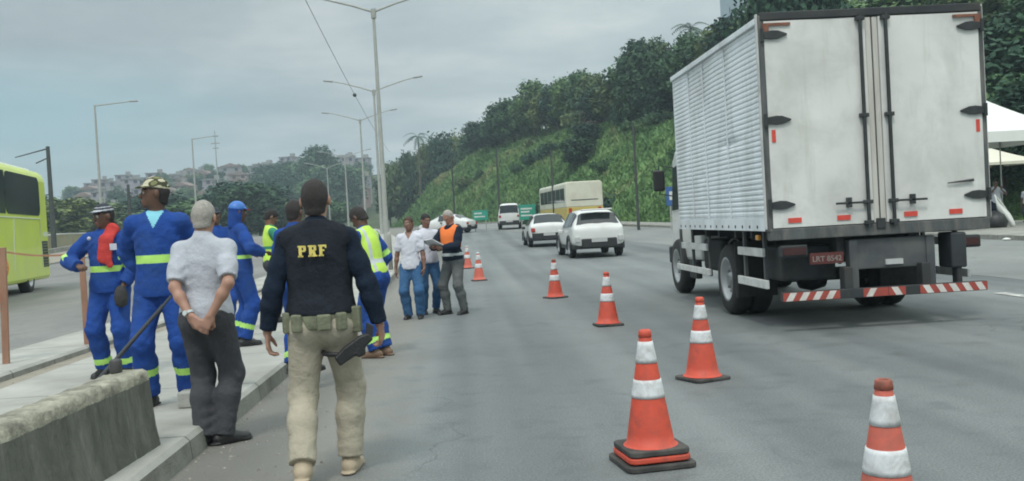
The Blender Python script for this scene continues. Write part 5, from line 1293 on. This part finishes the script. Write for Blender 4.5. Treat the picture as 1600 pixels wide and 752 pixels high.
    for sg in (-1, 1):
        e = ((q[:, 0] - sg * .031) ** 2 + (q[:, 2] - .006) ** 2 < .011 ** 2) & (q[:, 1] > .06); mi[e] = 1
        e = ((q[:, 0] - sg * .031) ** 2 + (q[:, 2] - .006) ** 2 < .0058 ** 2) & (q[:, 1] > .06); mi[e] = 3
        mi[(np.abs(q[:, 0] - sg * .031) < .020) & (np.abs(q[:, 2] - .032) < .006) & (q[:, 1] > .05)] = 3
    mi[(np.abs(q[:, 0]) < .024) & (np.abs(q[:, 2] + .060) < .012) & (q[:, 1] > .075)] = 2
    body = mesh_obj('body', P, Q, [sk, eyew, lipm, browm], root, mi, True)
    def emit(V, name, mats, pick=None, par=None):
        P, Q = nets(V.F, V.lo, V.h)
        if len(Q) == 0: return None
        mi = None
        if pick is not None: mi = pick(P[Q].mean(1))
        return mesh_obj(name, P, Q, mats, par or root, mi, True)
    TI = np.array(T.inverted().to_3x3(), np.float32); T0 = np.array((0, 0, .93 * S), np.float32)
    def tz(C_): return ((C_ - T0) @ TI.T)[:, 2] / S + .93      # height in the torso's own frame
    def tx(C_): return ((C_ - T0) @ TI.T)[:, 0] / S
    def ty(C_): return ((C_ - T0) @ TI.T)[:, 1] / S
    def limb_t(C_, a, b): u = b - a; t = (C_ - a) @ u / (u @ u); dd = np.linalg.norm(C_ - a - np.clip(t, 0, 1)[:, None] * u, axis=1); return t, dd
    # ---------------- trousers
    if trousers:
        m0, stripes = trousers['mat'], trousers.get('stripes'); V = Vol(lo, hi, res); lo_ = trousers.get('loose', .012); ctop = (L_(0, 0, trousers.get('waist', 1.03)), (0, 0, 1))
        put_pelvis(V, .014, [ctop]); 
        ell(V, L_(0, 0, 1.0), (.150 * S * Wd, (.105 + belly * .7) * S, .12 * S), .04, None, [ctop], .014)
        for s_ in 'LR':
            kn, an, *_ = leg[s_]; zc = trousers.get('hem', .0); put_leg(V, s_, .010, [(an + (an - kn) * (zc - .02), (an - kn))], lo_, 1.05)
        wrinkle(V, trousers.get('wr', .006) * .85, len(label) * 1.3, [leg[q][0] for q in 'LR'] + [leg[q][1] + np.array((0, 0, .07)) for q in 'LR'] + [hips[q] for q in 'LR'])
        def pick(C_):
            mi = np.zeros(len(C_), int)
            if stripes:
                for s_ in 'LR':
                    kn, an, *_ = leg[s_]; t, dd = limb_t(C_, kn, an); mi[(np.abs(t - stripes) < .07) & (dd < .14)] = 1
            return mi
        emit(V, 'trousers', [m0, C_LIME], pick)
    # ---------------- top
    if top:
        V = Vol(lo, hi, res); hem = top.get('hem', .88); off = top.get('off', .014); slv = top.get('sleeve', 1.93); c1 = (U(0, 0, hem), T.to_3x3() @ Vector((0, 0, -1))); c2 = (U(0, 0, 1.492), T.to_3x3() @ Vector((0, .45, 1)))
        put_torso(V, off, [c1, c2])
        if hem < .95: ell(V, U(0, 0, hem + .03), ((.165 * Wd) * S, (.118 + belly * .6) * S, .16 * S), .05, np.array(T.to_3x3(), np.float32), [c1], off)
        for s_ in 'LR': put_arm(V, s_, off * .8, slv, top.get('loose', .010))
        # collar
        cap(V, U(0, -.015, 1.47), U(0, -.010, 1.50), .070 * S, .066 * S, .015, cuts=[(U(0, 0, 1.512), T.to_3x3() @ Vector((0, .55, 1)))])
        wrinkle(V, top.get('wr', .006) * .8, len(label) * .7, [arm[q][0] for q in 'LR'] + [U(0, 0, 1.05), U(-.14, 0, 1.30), U(.14, 0, 1.30)])
        st = top.get('bands', ()); arms_st = top.get('arm_bands', ()); vn = top.get('vneck')
        def pick(C_):
            mi = np.zeros(len(C_), int); z = tz(C_); x = tx(C_)
            near = np.zeros(len(C_), bool)
            for s_ in 'LR':
                el, wr, *_ = arm[s_]
                for (a, b) in ((sh[s_], el), (el, wr)):
                    t, dd = limb_t(C_, a, b); near |= (dd < .105) & (t > (.25 if a is sh[s_] else 0)) & (t < 1.05) & (np.abs(x) > .15)
                for tt in arms_st:
                    a, b = (sh[s_], el) if tt < 1 else (el, wr); t, dd = limb_t(C_, a, b); mi[(np.abs(t - tt % 1) < .11) & (dd < .085)] = 1
            for (zc, hw) in st: mi[(np.abs(z - zc) < hw) & ~near] = 1
            if vn: mi[(ty(C_) > .03) & (z > 1.36) & (np.abs(x) < (z - 1.36) * .52)] = 2
            return mi
        emit(V, 'shirt', [top['mat'], top.get('band_mat', C_LIME), top.get('under', C_WHITE)], pick)
    # ---------------- vest over the top
    if top and top.get('vest'):
        v = top['vest']; V = Vol(lo, hi, res); c = [(U(0, 0, v.get('hem', 1.0)), T.to_3x3() @ Vector((0, 0, -1))), (U(0, 0, v.get('top', 1.455)), T.to_3x3() @ Vector((0, .3, 1)))]
        put_torso(V, v['off'], c)
        for s_ in 'LR':   # arm openings
            sg = -1 if s_ == 'L' else 1; ell(V, U(sg * .205, .0, 1.37), (.066 * S, .085 * S, .135 * S), 0, sub=True)
        cap_n = U(0, .05, 1.47); ell(V, cap_n, (.078 * S, .09 * S, (.20 if v.get('open') else .05) * S), 0, sub=True)
        wrinkle(V, .004, 3)
        def pickv(C_):
            mi = np.zeros(len(C_), int); z = tz(C_); x = tx(C_)
            for (zc, hw) in v.get('bands', ()): mi[np.abs(z - zc) < hw] = 1
            for (xc, hw) in v.get('vbands', ()): mi[np.abs(np.abs(x) - xc) < hw] = 1
            return mi
        emit(V, v.get('name', 'vest'), [v['mat'], v.get('band_mat', C_SILV)], pickv)
    # ---------------- shoes
    if shoes:
        for s_ in 'LR':
            kn, an, yw, lf = leg[s_]; V = Vol(an - .24, an + .26, .008); fd = np.array((math.sin(-yw), math.cos(yw), -lf * 2.2), np.float32); fd /= np.linalg.norm(fd); up = np.cross(np.cross(fd, (0, 0, 1)), fd); up = up / np.linalg.norm(up) * (-1 if up[2] < 0 else 1)
            sole = an - up * .086 * S; cu = [(sole, -up)]
            cap(V, an - fd * .045 * S - up * .046 * S, an + fd * .06 * S - up * .046 * S, .044 * S, .044 * S, .03, cuts=cu); cap(V, an + fd * .03 * S - up * .05 * S, an + fd * .165 * S - up * .062 * S, .046 * S, .036 * S, .03, cuts=cu)
            if shoes.get('boot'): cap(V, an - up * .03 * S, an + (kn - an) * .28, .050 * S, .056 * S, .03)
            else: cap(V, an - up * .04 * S, an + up * .01, .045 * S, .045 * S, .03)
            cap(V, sole - fd * .07 * S + up * .010, sole + fd * .17 * S + up * .010, .046 * S, .042 * S, .006, flat=(up, .22))
            emit(V, 'boot' if shoes.get('boot') else 'shoe', [shoes['mat']])
    # ---------------- hair / cap
    hl, hh = hc - .2 * S, hc + .2 * S
    if hair:
        V = Vol(hl, hh, .006); off = {'short': .006, 'buzz': .004, 'full': .010, 'long': .020, 'bald': .004}[hair] * S
        front = HM @ np.array((0, 1, -.75 if hair != 'bald' else -2.2), np.float32); cf = (Hp(0, .050, .040) if hair != 'bald' else Hp(0, -.02, .06), front)
        cb = (Hp(0, 0, -.062 if hair not in ('long',) else -.12), HM @ np.array((0, .35, -1), np.float32))
        cuts = [cf, cb] if hair != 'bald' else [(Hp(0, .02, 0), HM @ np.array((0, 1, -.2), np.float32)), cb]
        ell(V, Hp(0, -.014, .030), (.074 * S, .094 * S, .092 * S), .02, HM, cuts, off)
        cap(V, Hp(0, -.035, .0), Hp(0, -.038, -.055), .070 * S, .058 * S, .02, cuts=cuts, off=off * .5)
        for sg in (-1, 1): ell(V, Hp(sg * .082, .012, -.025), (.034 * S, .050 * S, .055 * S), 0, HM, sub=True) if hair in ('buzz', 'short') else None
        if hair == 'long':
            for sg in (-1, 1): cap(V, Hp(sg * .070, -.01, .02), Hp(sg * .068, -.015, -.10), .024 * S, .018 * S, .02)
        wrinkle(V, .0018, 2); emit(V, 'hair', [hairmat or hairk])
    if cap_:
        V = Vol(hl, hh, .006); cu = [(Hp(0, 0, .040), HM @ np.array((0, .12, -1), np.float32))]
        ell(V, Hp(0, -.010, .030), (.077 * S, .097 * S, .095 * S), .02, HM, cu, .007 * S)
        brim = cap_.get('brim', 1)
        if brim: cap(V, Hp(-.03, brim * .085, .050), Hp(.03, brim * .085, .050), .055 * S, .055 * S, .01, flat=(HM @ np.array((0, .15 * brim, 1), np.float32), .16), cuts=[])
        if cap_.get('neck'): 
            cap(V, Hp(0, -.03, .03), U(0, -.03, 1.47), .088 * S, .095 * S, .03, cuts=[(Hp(0, .035, 0), HM @ np.array((0, 1, 0), np.float32))])
        def pickc(C_):
            q = (C_ - hc) @ HM / S; mi = np.zeros(len(q), int)
            if cap_.get('camo'):
                w = np.sin(q[:, 0] * 75 + 2 * np.sin(q[:, 2] * 60)) + np.sin(q[:, 1] * 68 + q[:, 2] * 40 + 1); mi[w > .45] = 1; mi[w < -.9] = 2
                mi[(q[:, 2] < .046) & (q[:, 1] < .09)] = 1
            if cap_.get('band'): mi[(q[:, 2] > .055) & (q[:, 2] < .070)] = 1; mi[(q[:, 2] > .088) & (q[:, 2] < .096)] = 1
            if cap_.get('neck'): mi[q[:, 2] < .028] = 2
            if cap_.get('side'): mi[(q[:, 1] > .085) & (q[:, 2] < .065) & (q[:, 2] > .03)] = 1
            return mi
        emit(V, 'cap', cap_['mats'], pickc)
    info = dict(root=root, S=S, T=T, U=U, L=L_, Hp=Hp, HM=HM, sh=sh, arm=arm, leg=leg, lo=lo, hi=hi, emit=emit, res=res, put_torso=put_torso, hc=hc)
    return info
camo = [mat('camo_dark', (.05, .055, .03), .9, .2, 20), mat('camo_pale', (.48, .46, .33), .9, .1, 20), mat('camo_mid', (.19, .19, .09), .9, .15, 20)]
darkcap = [mat('dark_cap', (.03, .036, .05), .9, .2, 10), mat('cap_white_stripe', (.4, .42, .46), .9)]
bluecap = [mat('blue_cap', (.04, .16, .50), .45, .1, 10), mat('red_cap_peak', (.45, .05, .06), .7), C_BLUE]

# ---- the officer (from behind, walking away)
D = 3.14159
of = person('police officer from behind in black vest lettered PRF, khaki trousers and thigh holster', (-.845, 5.60, 0), R(-2), 1.735, 'tan', .008, wide=1.01,
    head=(0, 0, R(-1)), feet={'L': ((-.115, -.20, .05), .08), 'R': ((.10, .14, .0), -.12)},
    hands={'L': ((-.33, -.02, .83), (-.6, -1, 0), (-.02, .1, -1), (1, .15, 0), .7), 'R': ((.34, .02, .85), (.9, -.8, 0), (.05, .35, -1), (-1, .2, 0), .8)},
    hair='buzz', hairmat=hairs, top=dict(mat=C_NAVY, hem=.90, off=.016, loose=.009, vest=dict(name='tactical_vest', mat=C_VEST, off=.046, hem=.965, top=1.475)),
    trousers=dict(mat=C_KHAKI, loose=.018, waist=.98, wr=.006), shoes=dict(mat=TANB, boot=True))
S_ = of['S']; rt = of['root']
# belt with pouches, drop-leg holster with pistol, lettering on the vest
V = Vol(of['lo'], of['hi'], .008); ell(V, of['L'](0, -.004, .925), (.186 * S_, .140 * S_, .14 * S_), 0, None, [(of['L'](0, 0, .972), (0, 0, 1)), (of['L'](0, 0, .882), (0, 0, -1))], .016); bl = of['emit'](V, 'duty_belt', [C_BELT])
for (x, y, w, d, h) in ((-.19, -.06, .06, .05, .12), (-.12, -.135, .07, .035, .10), (.04, -.155, .08, .035, .09), (.135, -.13, .06, .04, .10), (.20, -.04, .05, .07, .15)):
    m_ = MB(); m_.box((x * S_, (y - .008) * S_, .925 * S_), (w, d, h), (0, 0, math.atan2(x, -y) * 1.0)); m_.build('pouch', C_BELT, bl, .010)
kn = of['leg']['R'][0]; hx = Vector((.175, -.03, .72)) * S_
m_ = MB(); m_.prism([(-.155, -.045), (-.155, .025), (-.06, .045), (.06, .05), (.12, .035), (.125, -.02), (.05, -.035), (.03, -.075), (-.02, -.07), (-.03, -.045)], -.026, .026); ho = m_.build('thigh_holster', LEATH, rt, .012)
ho.scale = (.85, .85, .85); ho.location = (.205, -.135, .765); ho.rotation_euler = (0, R(-30), R(14))
m_ = MB(); m_.prism([(.10, .03), (.125, -.012), (.175, .055), (.150, .10)], -.018, .018); m_.build('pistol_grip', blackp, ho, .006)
m_ = MB()
for zc in (.74,):
    c_ = Vector(of['L'](.105, .0, zc)); m_.tube([c_ + Vector((math.cos(a) * .105, math.sin(a) * .115 - .005, .006 * math.sin(a))) for a in np.linspace(0, 2 * D, 17)], .015, 6, caps=False)
m_.build('thigh_strap', LEATH, rt)
pyel = mat('yellow_lettering', (.72, .60, .16), .7, .08, 12)
def letters(parent, cx, y, zc, h, m):
    """slab serif P R F"""
    w = h * .70; st = h * .24; m_ = MB()
    def bx(x0, x1, z0, z1): m_.b2(cx + x0, cx + x1, y - .006, y + .004, zc + z0, zc + z1)
    for i, ch in enumerate('PRF'):
        x = (i - 1) * (w + h * .20) - w / 2; z0, z1 = -h / 2, h / 2
        bx(x + st * .35, x + st * 1.35, z0, z1); bx(x, x + st * 1.8, z0, z0 + h * .13); bx(x, x + st * .5, z1 - h * .13, z1)
        if ch in 'PR': bx(x + st * 1.3, x + w * .88, z1 - h * .17, z1 - .0005); bx(x + w * .70, x + w, z1 - h * .46, z1 - h * .05); bx(x + st * 1.3, x + w * .88, z1 - h * .55, z1 - h * .40)
        if ch == 'R': m_.box((cx + x + w * .72, y - .001, zc + z0 + h * .25), (st * .95, .0098, h * .52), (0, R(-18), 0)); bx(x + w * .72, x + w * 1.10, z0 + .0004, z0 + h * .12)
        if ch == 'F': bx(x + st * 1.3, x + w * .98, z1 - h * .17, z1 - .0005); bx(x + w * .84, x + w * .98, z1 - h * .30, z1 - h * .16); bx(x + st * 1.3, x + w * .72, z1 - h * .56, z1 - h * .42)
    return m_.build('vest_lettering', m, parent)
lt = letters(rt, 0.0, -.158 * S_, 1.335 * S_, .064, pyel); lt.location = (0, -.016, 0)

# ---- grey haired man, hands behind his back
om = person('grey haired man from behind in grey polo, hands joined behind his back', (-1.80, 6.72, 0), R(-12), 1.69, 'tan', .008, lean=R(-3), head=(R(6), R(-8), 0), belly=.01,
    feet={'L': ((-.06, .0, .0), -.2), 'R': ((.07, .04, .0), -.75)},
    hands={'L': ((-.02, -.20, .93), (-1, -.45, 0), (.75, -.05, -.66), (0, 1, 0), .5), 'R': ((.125, -.19, .93), (1, -.5, 0), (-.5, -.12, -.85), (0, 1, .2), .8)},
    hair='short', hairmat=hairg, top=dict(mat=C_GPOLO, hem=.885, off=.022, sleeve=.86, loose=.010, wr=.007), trousers=dict(mat=C_CHAR, loose=.018, waist=.955, wr=.006, hem=.08), shoes=dict(mat=LEATH))
el, wr = om['arm']['L'][0], om['arm']['L'][1]; a, b = Vector(el).lerp(Vector(wr), .86), Vector(el).lerp(Vector(wr), .93)
m_ = MB(); m_.tube([a, b], [.036, .034], 14); wt = m_.build('wrist_watch', C_SILV, om['root']); m_ = MB(); c_ = a.lerp(b, .5) + Vector((-.006, -.036, .006)); m_.tube([c_, c_ + Vector((-.002, -.008, .002))], .018, 12); m_.build('watch_face', C_SILV, wt)

# ---- worker with the red cloth
wa = person('worker in blue with red cloth over his shoulder and dark striped cap', (-3.42, 9.40, .15), R(176), 1.66, 'dark', .0095, wide=1.05, head=(R(-38), R(-4), 0), lean=R(-2),
    feet={'L': ((-.12, .02, .0), .2), 'R': ((.12, .0, .0), -.2)},
    hands={'R': ((.20, .20, 1.14), (1, -.4, -.3), (-.55, .75, .1), (-.3, 0, -1), .9), 'L': ((-.20, .13, .93), (-1, -.5, 0), (.15, .35, -.9), (1, .3, 0), .9)},
    hair='buzz', hairmat=hairs, cap_=dict(mats=darkcap, band=True), top=dict(mat=C_BLUE, hem=.86, off=.022, loose=.018, bands=((1.10, .032),), arm_bands=(.93,), wr=.009), trousers=dict(mat=C_BLUE, stripes=.78, loose=.022, wr=.009), shoes=dict(mat=LEATH, boot=True))
def drape(inf, pts, wid, name, m, thick=.02, seed=1):
    """a hanging folded cloth through local points"""
    V = Vol(inf['lo'], inf['hi'], .009)
    for (a, b, r0, r1) in pts: cap(V, inf['U'](*a), inf['U'](*b), r0, r1, .03, flat=((0, 1, 0), .45))
    wrinkle(V, .006, seed); return inf['emit'](V, name, [m])
rc = drape(wa, [((-.085, -.09, 1.42), (-.085, .04, 1.49), .05, .055), ((-.085, .03, 1.485), (-.055, .135, 1.38), .055, .06), ((-.055, .135, 1.38), (-.045, .15, 1.22), .062, .055), ((-.03, .15, 1.28), (-.085, .155, 1.14), .05, .03), ((-.06, .15, 1.30), (.0, .155, 1.20), .04, .03)], .1, 'shoulder_cloth', C_RED, seed=4)
m_ = MB(); p_ = Vector(wa['arm']['L'][1]) + Vector((.03, .05, -.10)); m_.lathe([(0, -.11), (.05, -.09), (.065, -.02), (.05, .06), (.03, .09), (0, .10)], (p_.x - .02, p_.y, p_.z), 14)
o = m_.build('glove_pair', cloth('dark_glove', (.05, .05, .05)), None); o.location = wa['root'].location; o.rotation_euler = wa['root'].rotation_euler; tag(o, 'dark work gloves held low in the left hand of the man with the red cloth', 'gloves')
m_ = MB(); m_.b2(-.075, -.01, .142, .150, 1.215, 1.275); lg = m_.build('chest_badge', mat('badge_pale', (.5, .52, .6), .7), wa['root']); lg.location = (-.09, .02, .0)
m_ = MB(); m_.lathe([(0, -.005), (.018, -.004), (.018, .004), (0, .005)], (.1, .152, 1.335), 10, axis='Y'); m_.build('chest_badge', MATS['badge_pale'], wa['root'])

# ---- worker with the camouflage cap
wb = person('worker in blue with camouflage cap, looking to the left of the photo', (-2.36, 7.55, .15), R(184), 1.77, 'dark', .009, wide=.99, head=(R(-72), R(2), 0),
    feet={'L': ((-.15, .0, .0), .2), 'R': ((.13, .02, .0), -.25)},
    hands={'R': ((.12, -.20, .98), (1, -.5, 0), (-.8, 0, -.4), (0, 1, 0), .6), 'L': ((-.12, -.20, .98), (-1, -.5, 0), (.8, 0, -.4), (0, 1, 0), .6)},
    hair='buzz', hairmat=hairs, cap_=dict(mats=[camo[0], camo[1], camo[2]], camo=True), top=dict(mat=C_BLUE, hem=.84, off=.024, loose=.020, bands=((1.13, .030),), vneck=True, under=mat('cyan_undershirt', (.22, .55, .66), .9), wr=.008), trousers=dict(mat=C_BLUE, stripes=.52, loose=.020, wr=.010), shoes=dict(mat=LEATH, boot=True))

# ---- worker in the blue hood, from behind, turned right
wc = person('worker in blue with blue neck-flap cap and red peak, turned away to the right', (-2.62, 11.35, .15), R(-62), 1.68, 'dark', .0105, wide=1.0, head=(R(0), R(-12), 0),
    hands={'R': ((.20, .22, 1.12), (1, -.8, 0), (-.5, .8, 0), (0, 0, -1), .6), 'L': ((-.20, .20, 1.10), (-1, -.8, 0), (.5, .8, 0), (0, 0, -1), .6)},
    hair=None, cap_=dict(mats=bluecap, neck=True, side=True), top=dict(mat=C_BLUE, hem=.86, off=.022, loose=.018, bands=((1.08, .024),), wr=.008), trousers=dict(mat=C_BLUE, stripes=.62, loose=.024, wr=.008), shoes=dict(mat=LEATH, boot=True))
# ---- man mostly hidden behind the grey haired man
person('man in blue with dark cap, almost hidden behind the grey haired man', (-3.28, 12.9, .15), R(-150), 1.68, 'dark', .012, head=(R(0), 0, 0), hair='buzz', hairmat=hairs, cap_=dict(mats=[darkcap[0], darkcap[0]]),
    top=dict(mat=C_BLUE, hem=.86, off=.02, bands=((1.1, .02),)), trousers=dict(mat=C_BLUE, loose=.02), shoes=dict(mat=LEATH, boot=True))
# ---- lime vest, looking down
person('dark haired man in lime vest over green shirt, looking down, left of the officer', (-2.78, 14.1, .15), R(-70), 1.64, 'brown', .011, head=(0, R(-38), 0), hair='full', hairmat=hairk,
    hands={'R': ((.14, .30, 1.15), (1, -.8, 0), (-.5, .8, 0), (0, 0, -1), .6), 'L': ((-.14, .30, 1.15), (-1, -.8, 0), (.5, .8, 0), (0, 0, -1), .6)},
    top=dict(mat=C_GREEN, hem=.90, off=.016, sleeve=.85, vest=dict(name='reflective_vest', mat=C_YEL, off=.034, hem=.93, top=1.47, bands=((1.16, .022),), band_mat=C_GREEN, open=True)), trousers=dict(mat=C_CHAR, loose=.015), shoes=dict(mat=LEATH))
# ---- bare headed man in blue right behind the officer
person('dark haired man in blue work clothes, half hidden by the left shoulder of the officer', (-1.53, 8.85, .15), R(-25), 1.58, 'dark', .0105, head=(0, R(-8), 0), hair='short', hairmat=hairs,
    top=dict(mat=C_BLUE, hem=.86, off=.02, bands=((1.1, .02),)), trousers=dict(mat=C_BLUE, loose=.02, stripes=.8), shoes=dict(mat=LEATH, boot=True))
# ---- lime vest worker right of the officer, looking down and to the right
person('bare headed worker in blue with lime vest, right of the officer', (-1.02, 10.75, 0), R(62), 1.70, 'dark', .0095, wide=1.05, lean=R(-13), head=(R(0), R(-28), 0), hair='full', hairmat=hairs,
    hands={'R': ((.24, .16, .98), (.8, -1.4, 0), (-.2, .9, -.3), (-1, 0, -.4), .7), 'L': ((-.12, .26, 1.00), (-1, -.8, 0), (.5, .8, 0), (0, 0, -1), .6)},
    top=dict(mat=C_BLUE, hem=.88, off=.018, loose=.016, arm_bands=(.80, 1.55), wr=.008, vest=dict(name='reflective_vest', mat=C_YEL, off=.036, hem=.93, top=1.47, open=True, bands=((1.08, .024),), vbands=((.115, .018),))),
    trousers=dict(mat=C_BLUE, loose=.018, stripes=.72), shoes=dict(mat=BROWNB))
# ---- woman in white blouse
person('woman in white V-neck blouse and blue jeans facing the camera', (-.84, 14.9, 0), R(172), 1.58, 'brown', .0095, wide=.93, head=(R(-10), R(0), R(6)), hair='full', hairmat=mat('brown_hair', (.06, .035, .025), .8, .3, 40),
    feet={'L': ((-.12, .02, .0), .1), 'R': ((.10, .0, .0), -.1)},
    hands={'R': ((.27, .0, .86), (.7, -1, 0), (0, .1, -1), (-1, 0, 0), .4), 'L': ((-.24, .05, .86), (-.7, -1, 0), (.2, .1, -1), (1, 0, 0), .4)},
    top=dict(mat=C_WHITE, hem=.86, off=.018, sleeve=.80, loose=.008, vneck=True, under=SKIN['brown']), trousers=dict(mat=C_JEAN, loose=.018, wr=.006, hem=.1), shoes=dict(mat=LEATH))
# ---- man in white shirt behind her
person('man in white shirt and jeans standing between the woman and the orange vest', (-.60, 15.55, 0), R(200), 1.62, 'brown', .0105, wide=1.02, head=(R(10), R(-12), 0), hair='short', hairmat=hairk,
    hands={'L': ((-.12, .28, 1.12), (-1, -1, 0), (.3, .8, -.2), (0, 0, 1), .5), 'R': ((.24, .02, .86), (.7, -1, 0), (0, .1, -1), (-1, 0, 0), .4)},
    top=dict(mat=C_WHITE, hem=.90, off=.018, sleeve=.85, loose=.010), trousers=dict(mat=C_JEAN, loose=.012), shoes=dict(mat=LEATH))
# ---- man in orange vest reading papers
pj_ = person('grey haired man in orange vest and navy jacket, head bent over papers', (-.19, 15.25, 0), R(140), 1.66, 'tan', .0095, wide=1.06, lean=R(-4), head=(R(0), R(-42), 0), hair='bald', hairmat=hairg,
    feet={'L': ((-.16, .0, .0), .15), 'R': ((.14, .08, .0), -.2)},
    hands={'L': ((-.05, .32, 1.15), (-1, -.6, -.3), (.7, .6, .1), (0, 0, 1), .5), 'R': ((.11, .32, 1.15), (1, -.6, -.3), (-.6, .7, .1), (0, 0, 1), .5)},
    top=dict(mat=C_NAVY, hem=.92, off=.018, loose=.014, bands=((1.01, .022),), band_mat=C_SILV, vest=dict(name='orange_vest', mat=C_ORAN, off=.034, hem=1.12, top=1.475)), trousers=dict(mat=C_GREY, loose=.012, hem=.06), shoes=dict(mat=LEATH))
m_ = MB(); m_.box((0, 0, 0), (.24, .32, .012), (R(24), R(6), 0)); m_.box((.01, .01, .008), (.21, .29, .004), (R(24), R(6), .12)); o = m_.build('papers', mat('white_paper', (.68, .70, .72), .8, .03)); o.rotation_euler = (0, 0, R(140))
c_ = Vector((math.cos(R(140)) * .03 - math.sin(R(140)) * .42, math.sin(R(140)) * .03 + math.cos(R(140)) * .42, 1.145)); o.location = Vector((-.19, 15.25, 0)) + c_; tag(o, 'white papers held up by the man in the orange vest', 'papers')
# ---- people under the tents
person('person in white shirt and dark shorts under the canopy tents, arms raised to the face', (19.5, 34.2, G(34) + .16), R(170), 1.70, 'dark', .012, hair='short', hairmat=hairk,
    hands={'R': ((.10, .26, 1.42), (1, -.2, -1), (-.3, .2, .9), (0, -1, 0), .8), 'L': ((-.12, .26, 1.36), (-1, -.2, -1), (.3, .2, .9), (0, -1, 0), .8)},
    top=dict(mat=C_WHITE, hem=.88, off=.018, sleeve=.8), trousers=dict(mat=C_NAVY, loose=.014), shoes=dict(mat=LEATH))
person('person in pale top at the right edge of the photo, beyond the white sheet', (21.75, 36.0, G(36) + .16), R(120), 1.42, 'brown', .012, hair='short', hairmat=hairk,
    top=dict(mat=C_WHITE, hem=.88, off=.018, sleeve=.8), trousers=dict(mat=C_CHAR, loose=.014), shoes=dict(mat=LEATH))

# ================================================================== HAZE
def haze():
    m = bpy.data.materials.new('haze'); m.use_nodes = True; t = m.node_tree; t.nodes.clear()
    o = t.nodes.new('ShaderNodeOutputMaterial'); v = t.nodes.new('ShaderNodeVolumePrincipled')
    v.inputs['Color'].default_value = (.72, .88, .98, 1); v.inputs['Density'].default_value = HAZE_D; v.inputs['Anisotropy'].default_value = .2
    t.links.new(v.outputs[0], o.inputs['Volume'])
    m_ = MB(); m_.b2(-3200, 3200, -700, 5200, -2.0, 62); ob = m_.build('haze', m); tag(ob, kind='stuff')
HAZE_D = .0009
haze()
# ------------------------------------------------------------------ labels that would repeat: say which one, counted from the left
def _ordinals():
    W_ = ['first', 'second', 'third', 'fourth', 'fifth', 'sixth', 'seventh', 'eighth', 'ninth', 'tenth', 'eleventh', 'twelfth']
    by = {}
    for o in COL.objects:
        if o.parent is None and o.get('label') and o.get('category'): by.setdefault(o['label'], []).append(o)
    for lab, L in by.items():
        if len(L) < 2: continue
        L.sort(key=lambda o: o.location.x / max(.1, o.location.y))
        for i, o in enumerate(L): o['label'] = f"{lab}, {W_[i] if i < 12 else str(i + 1) + 'th'} from left"
_ordinals()
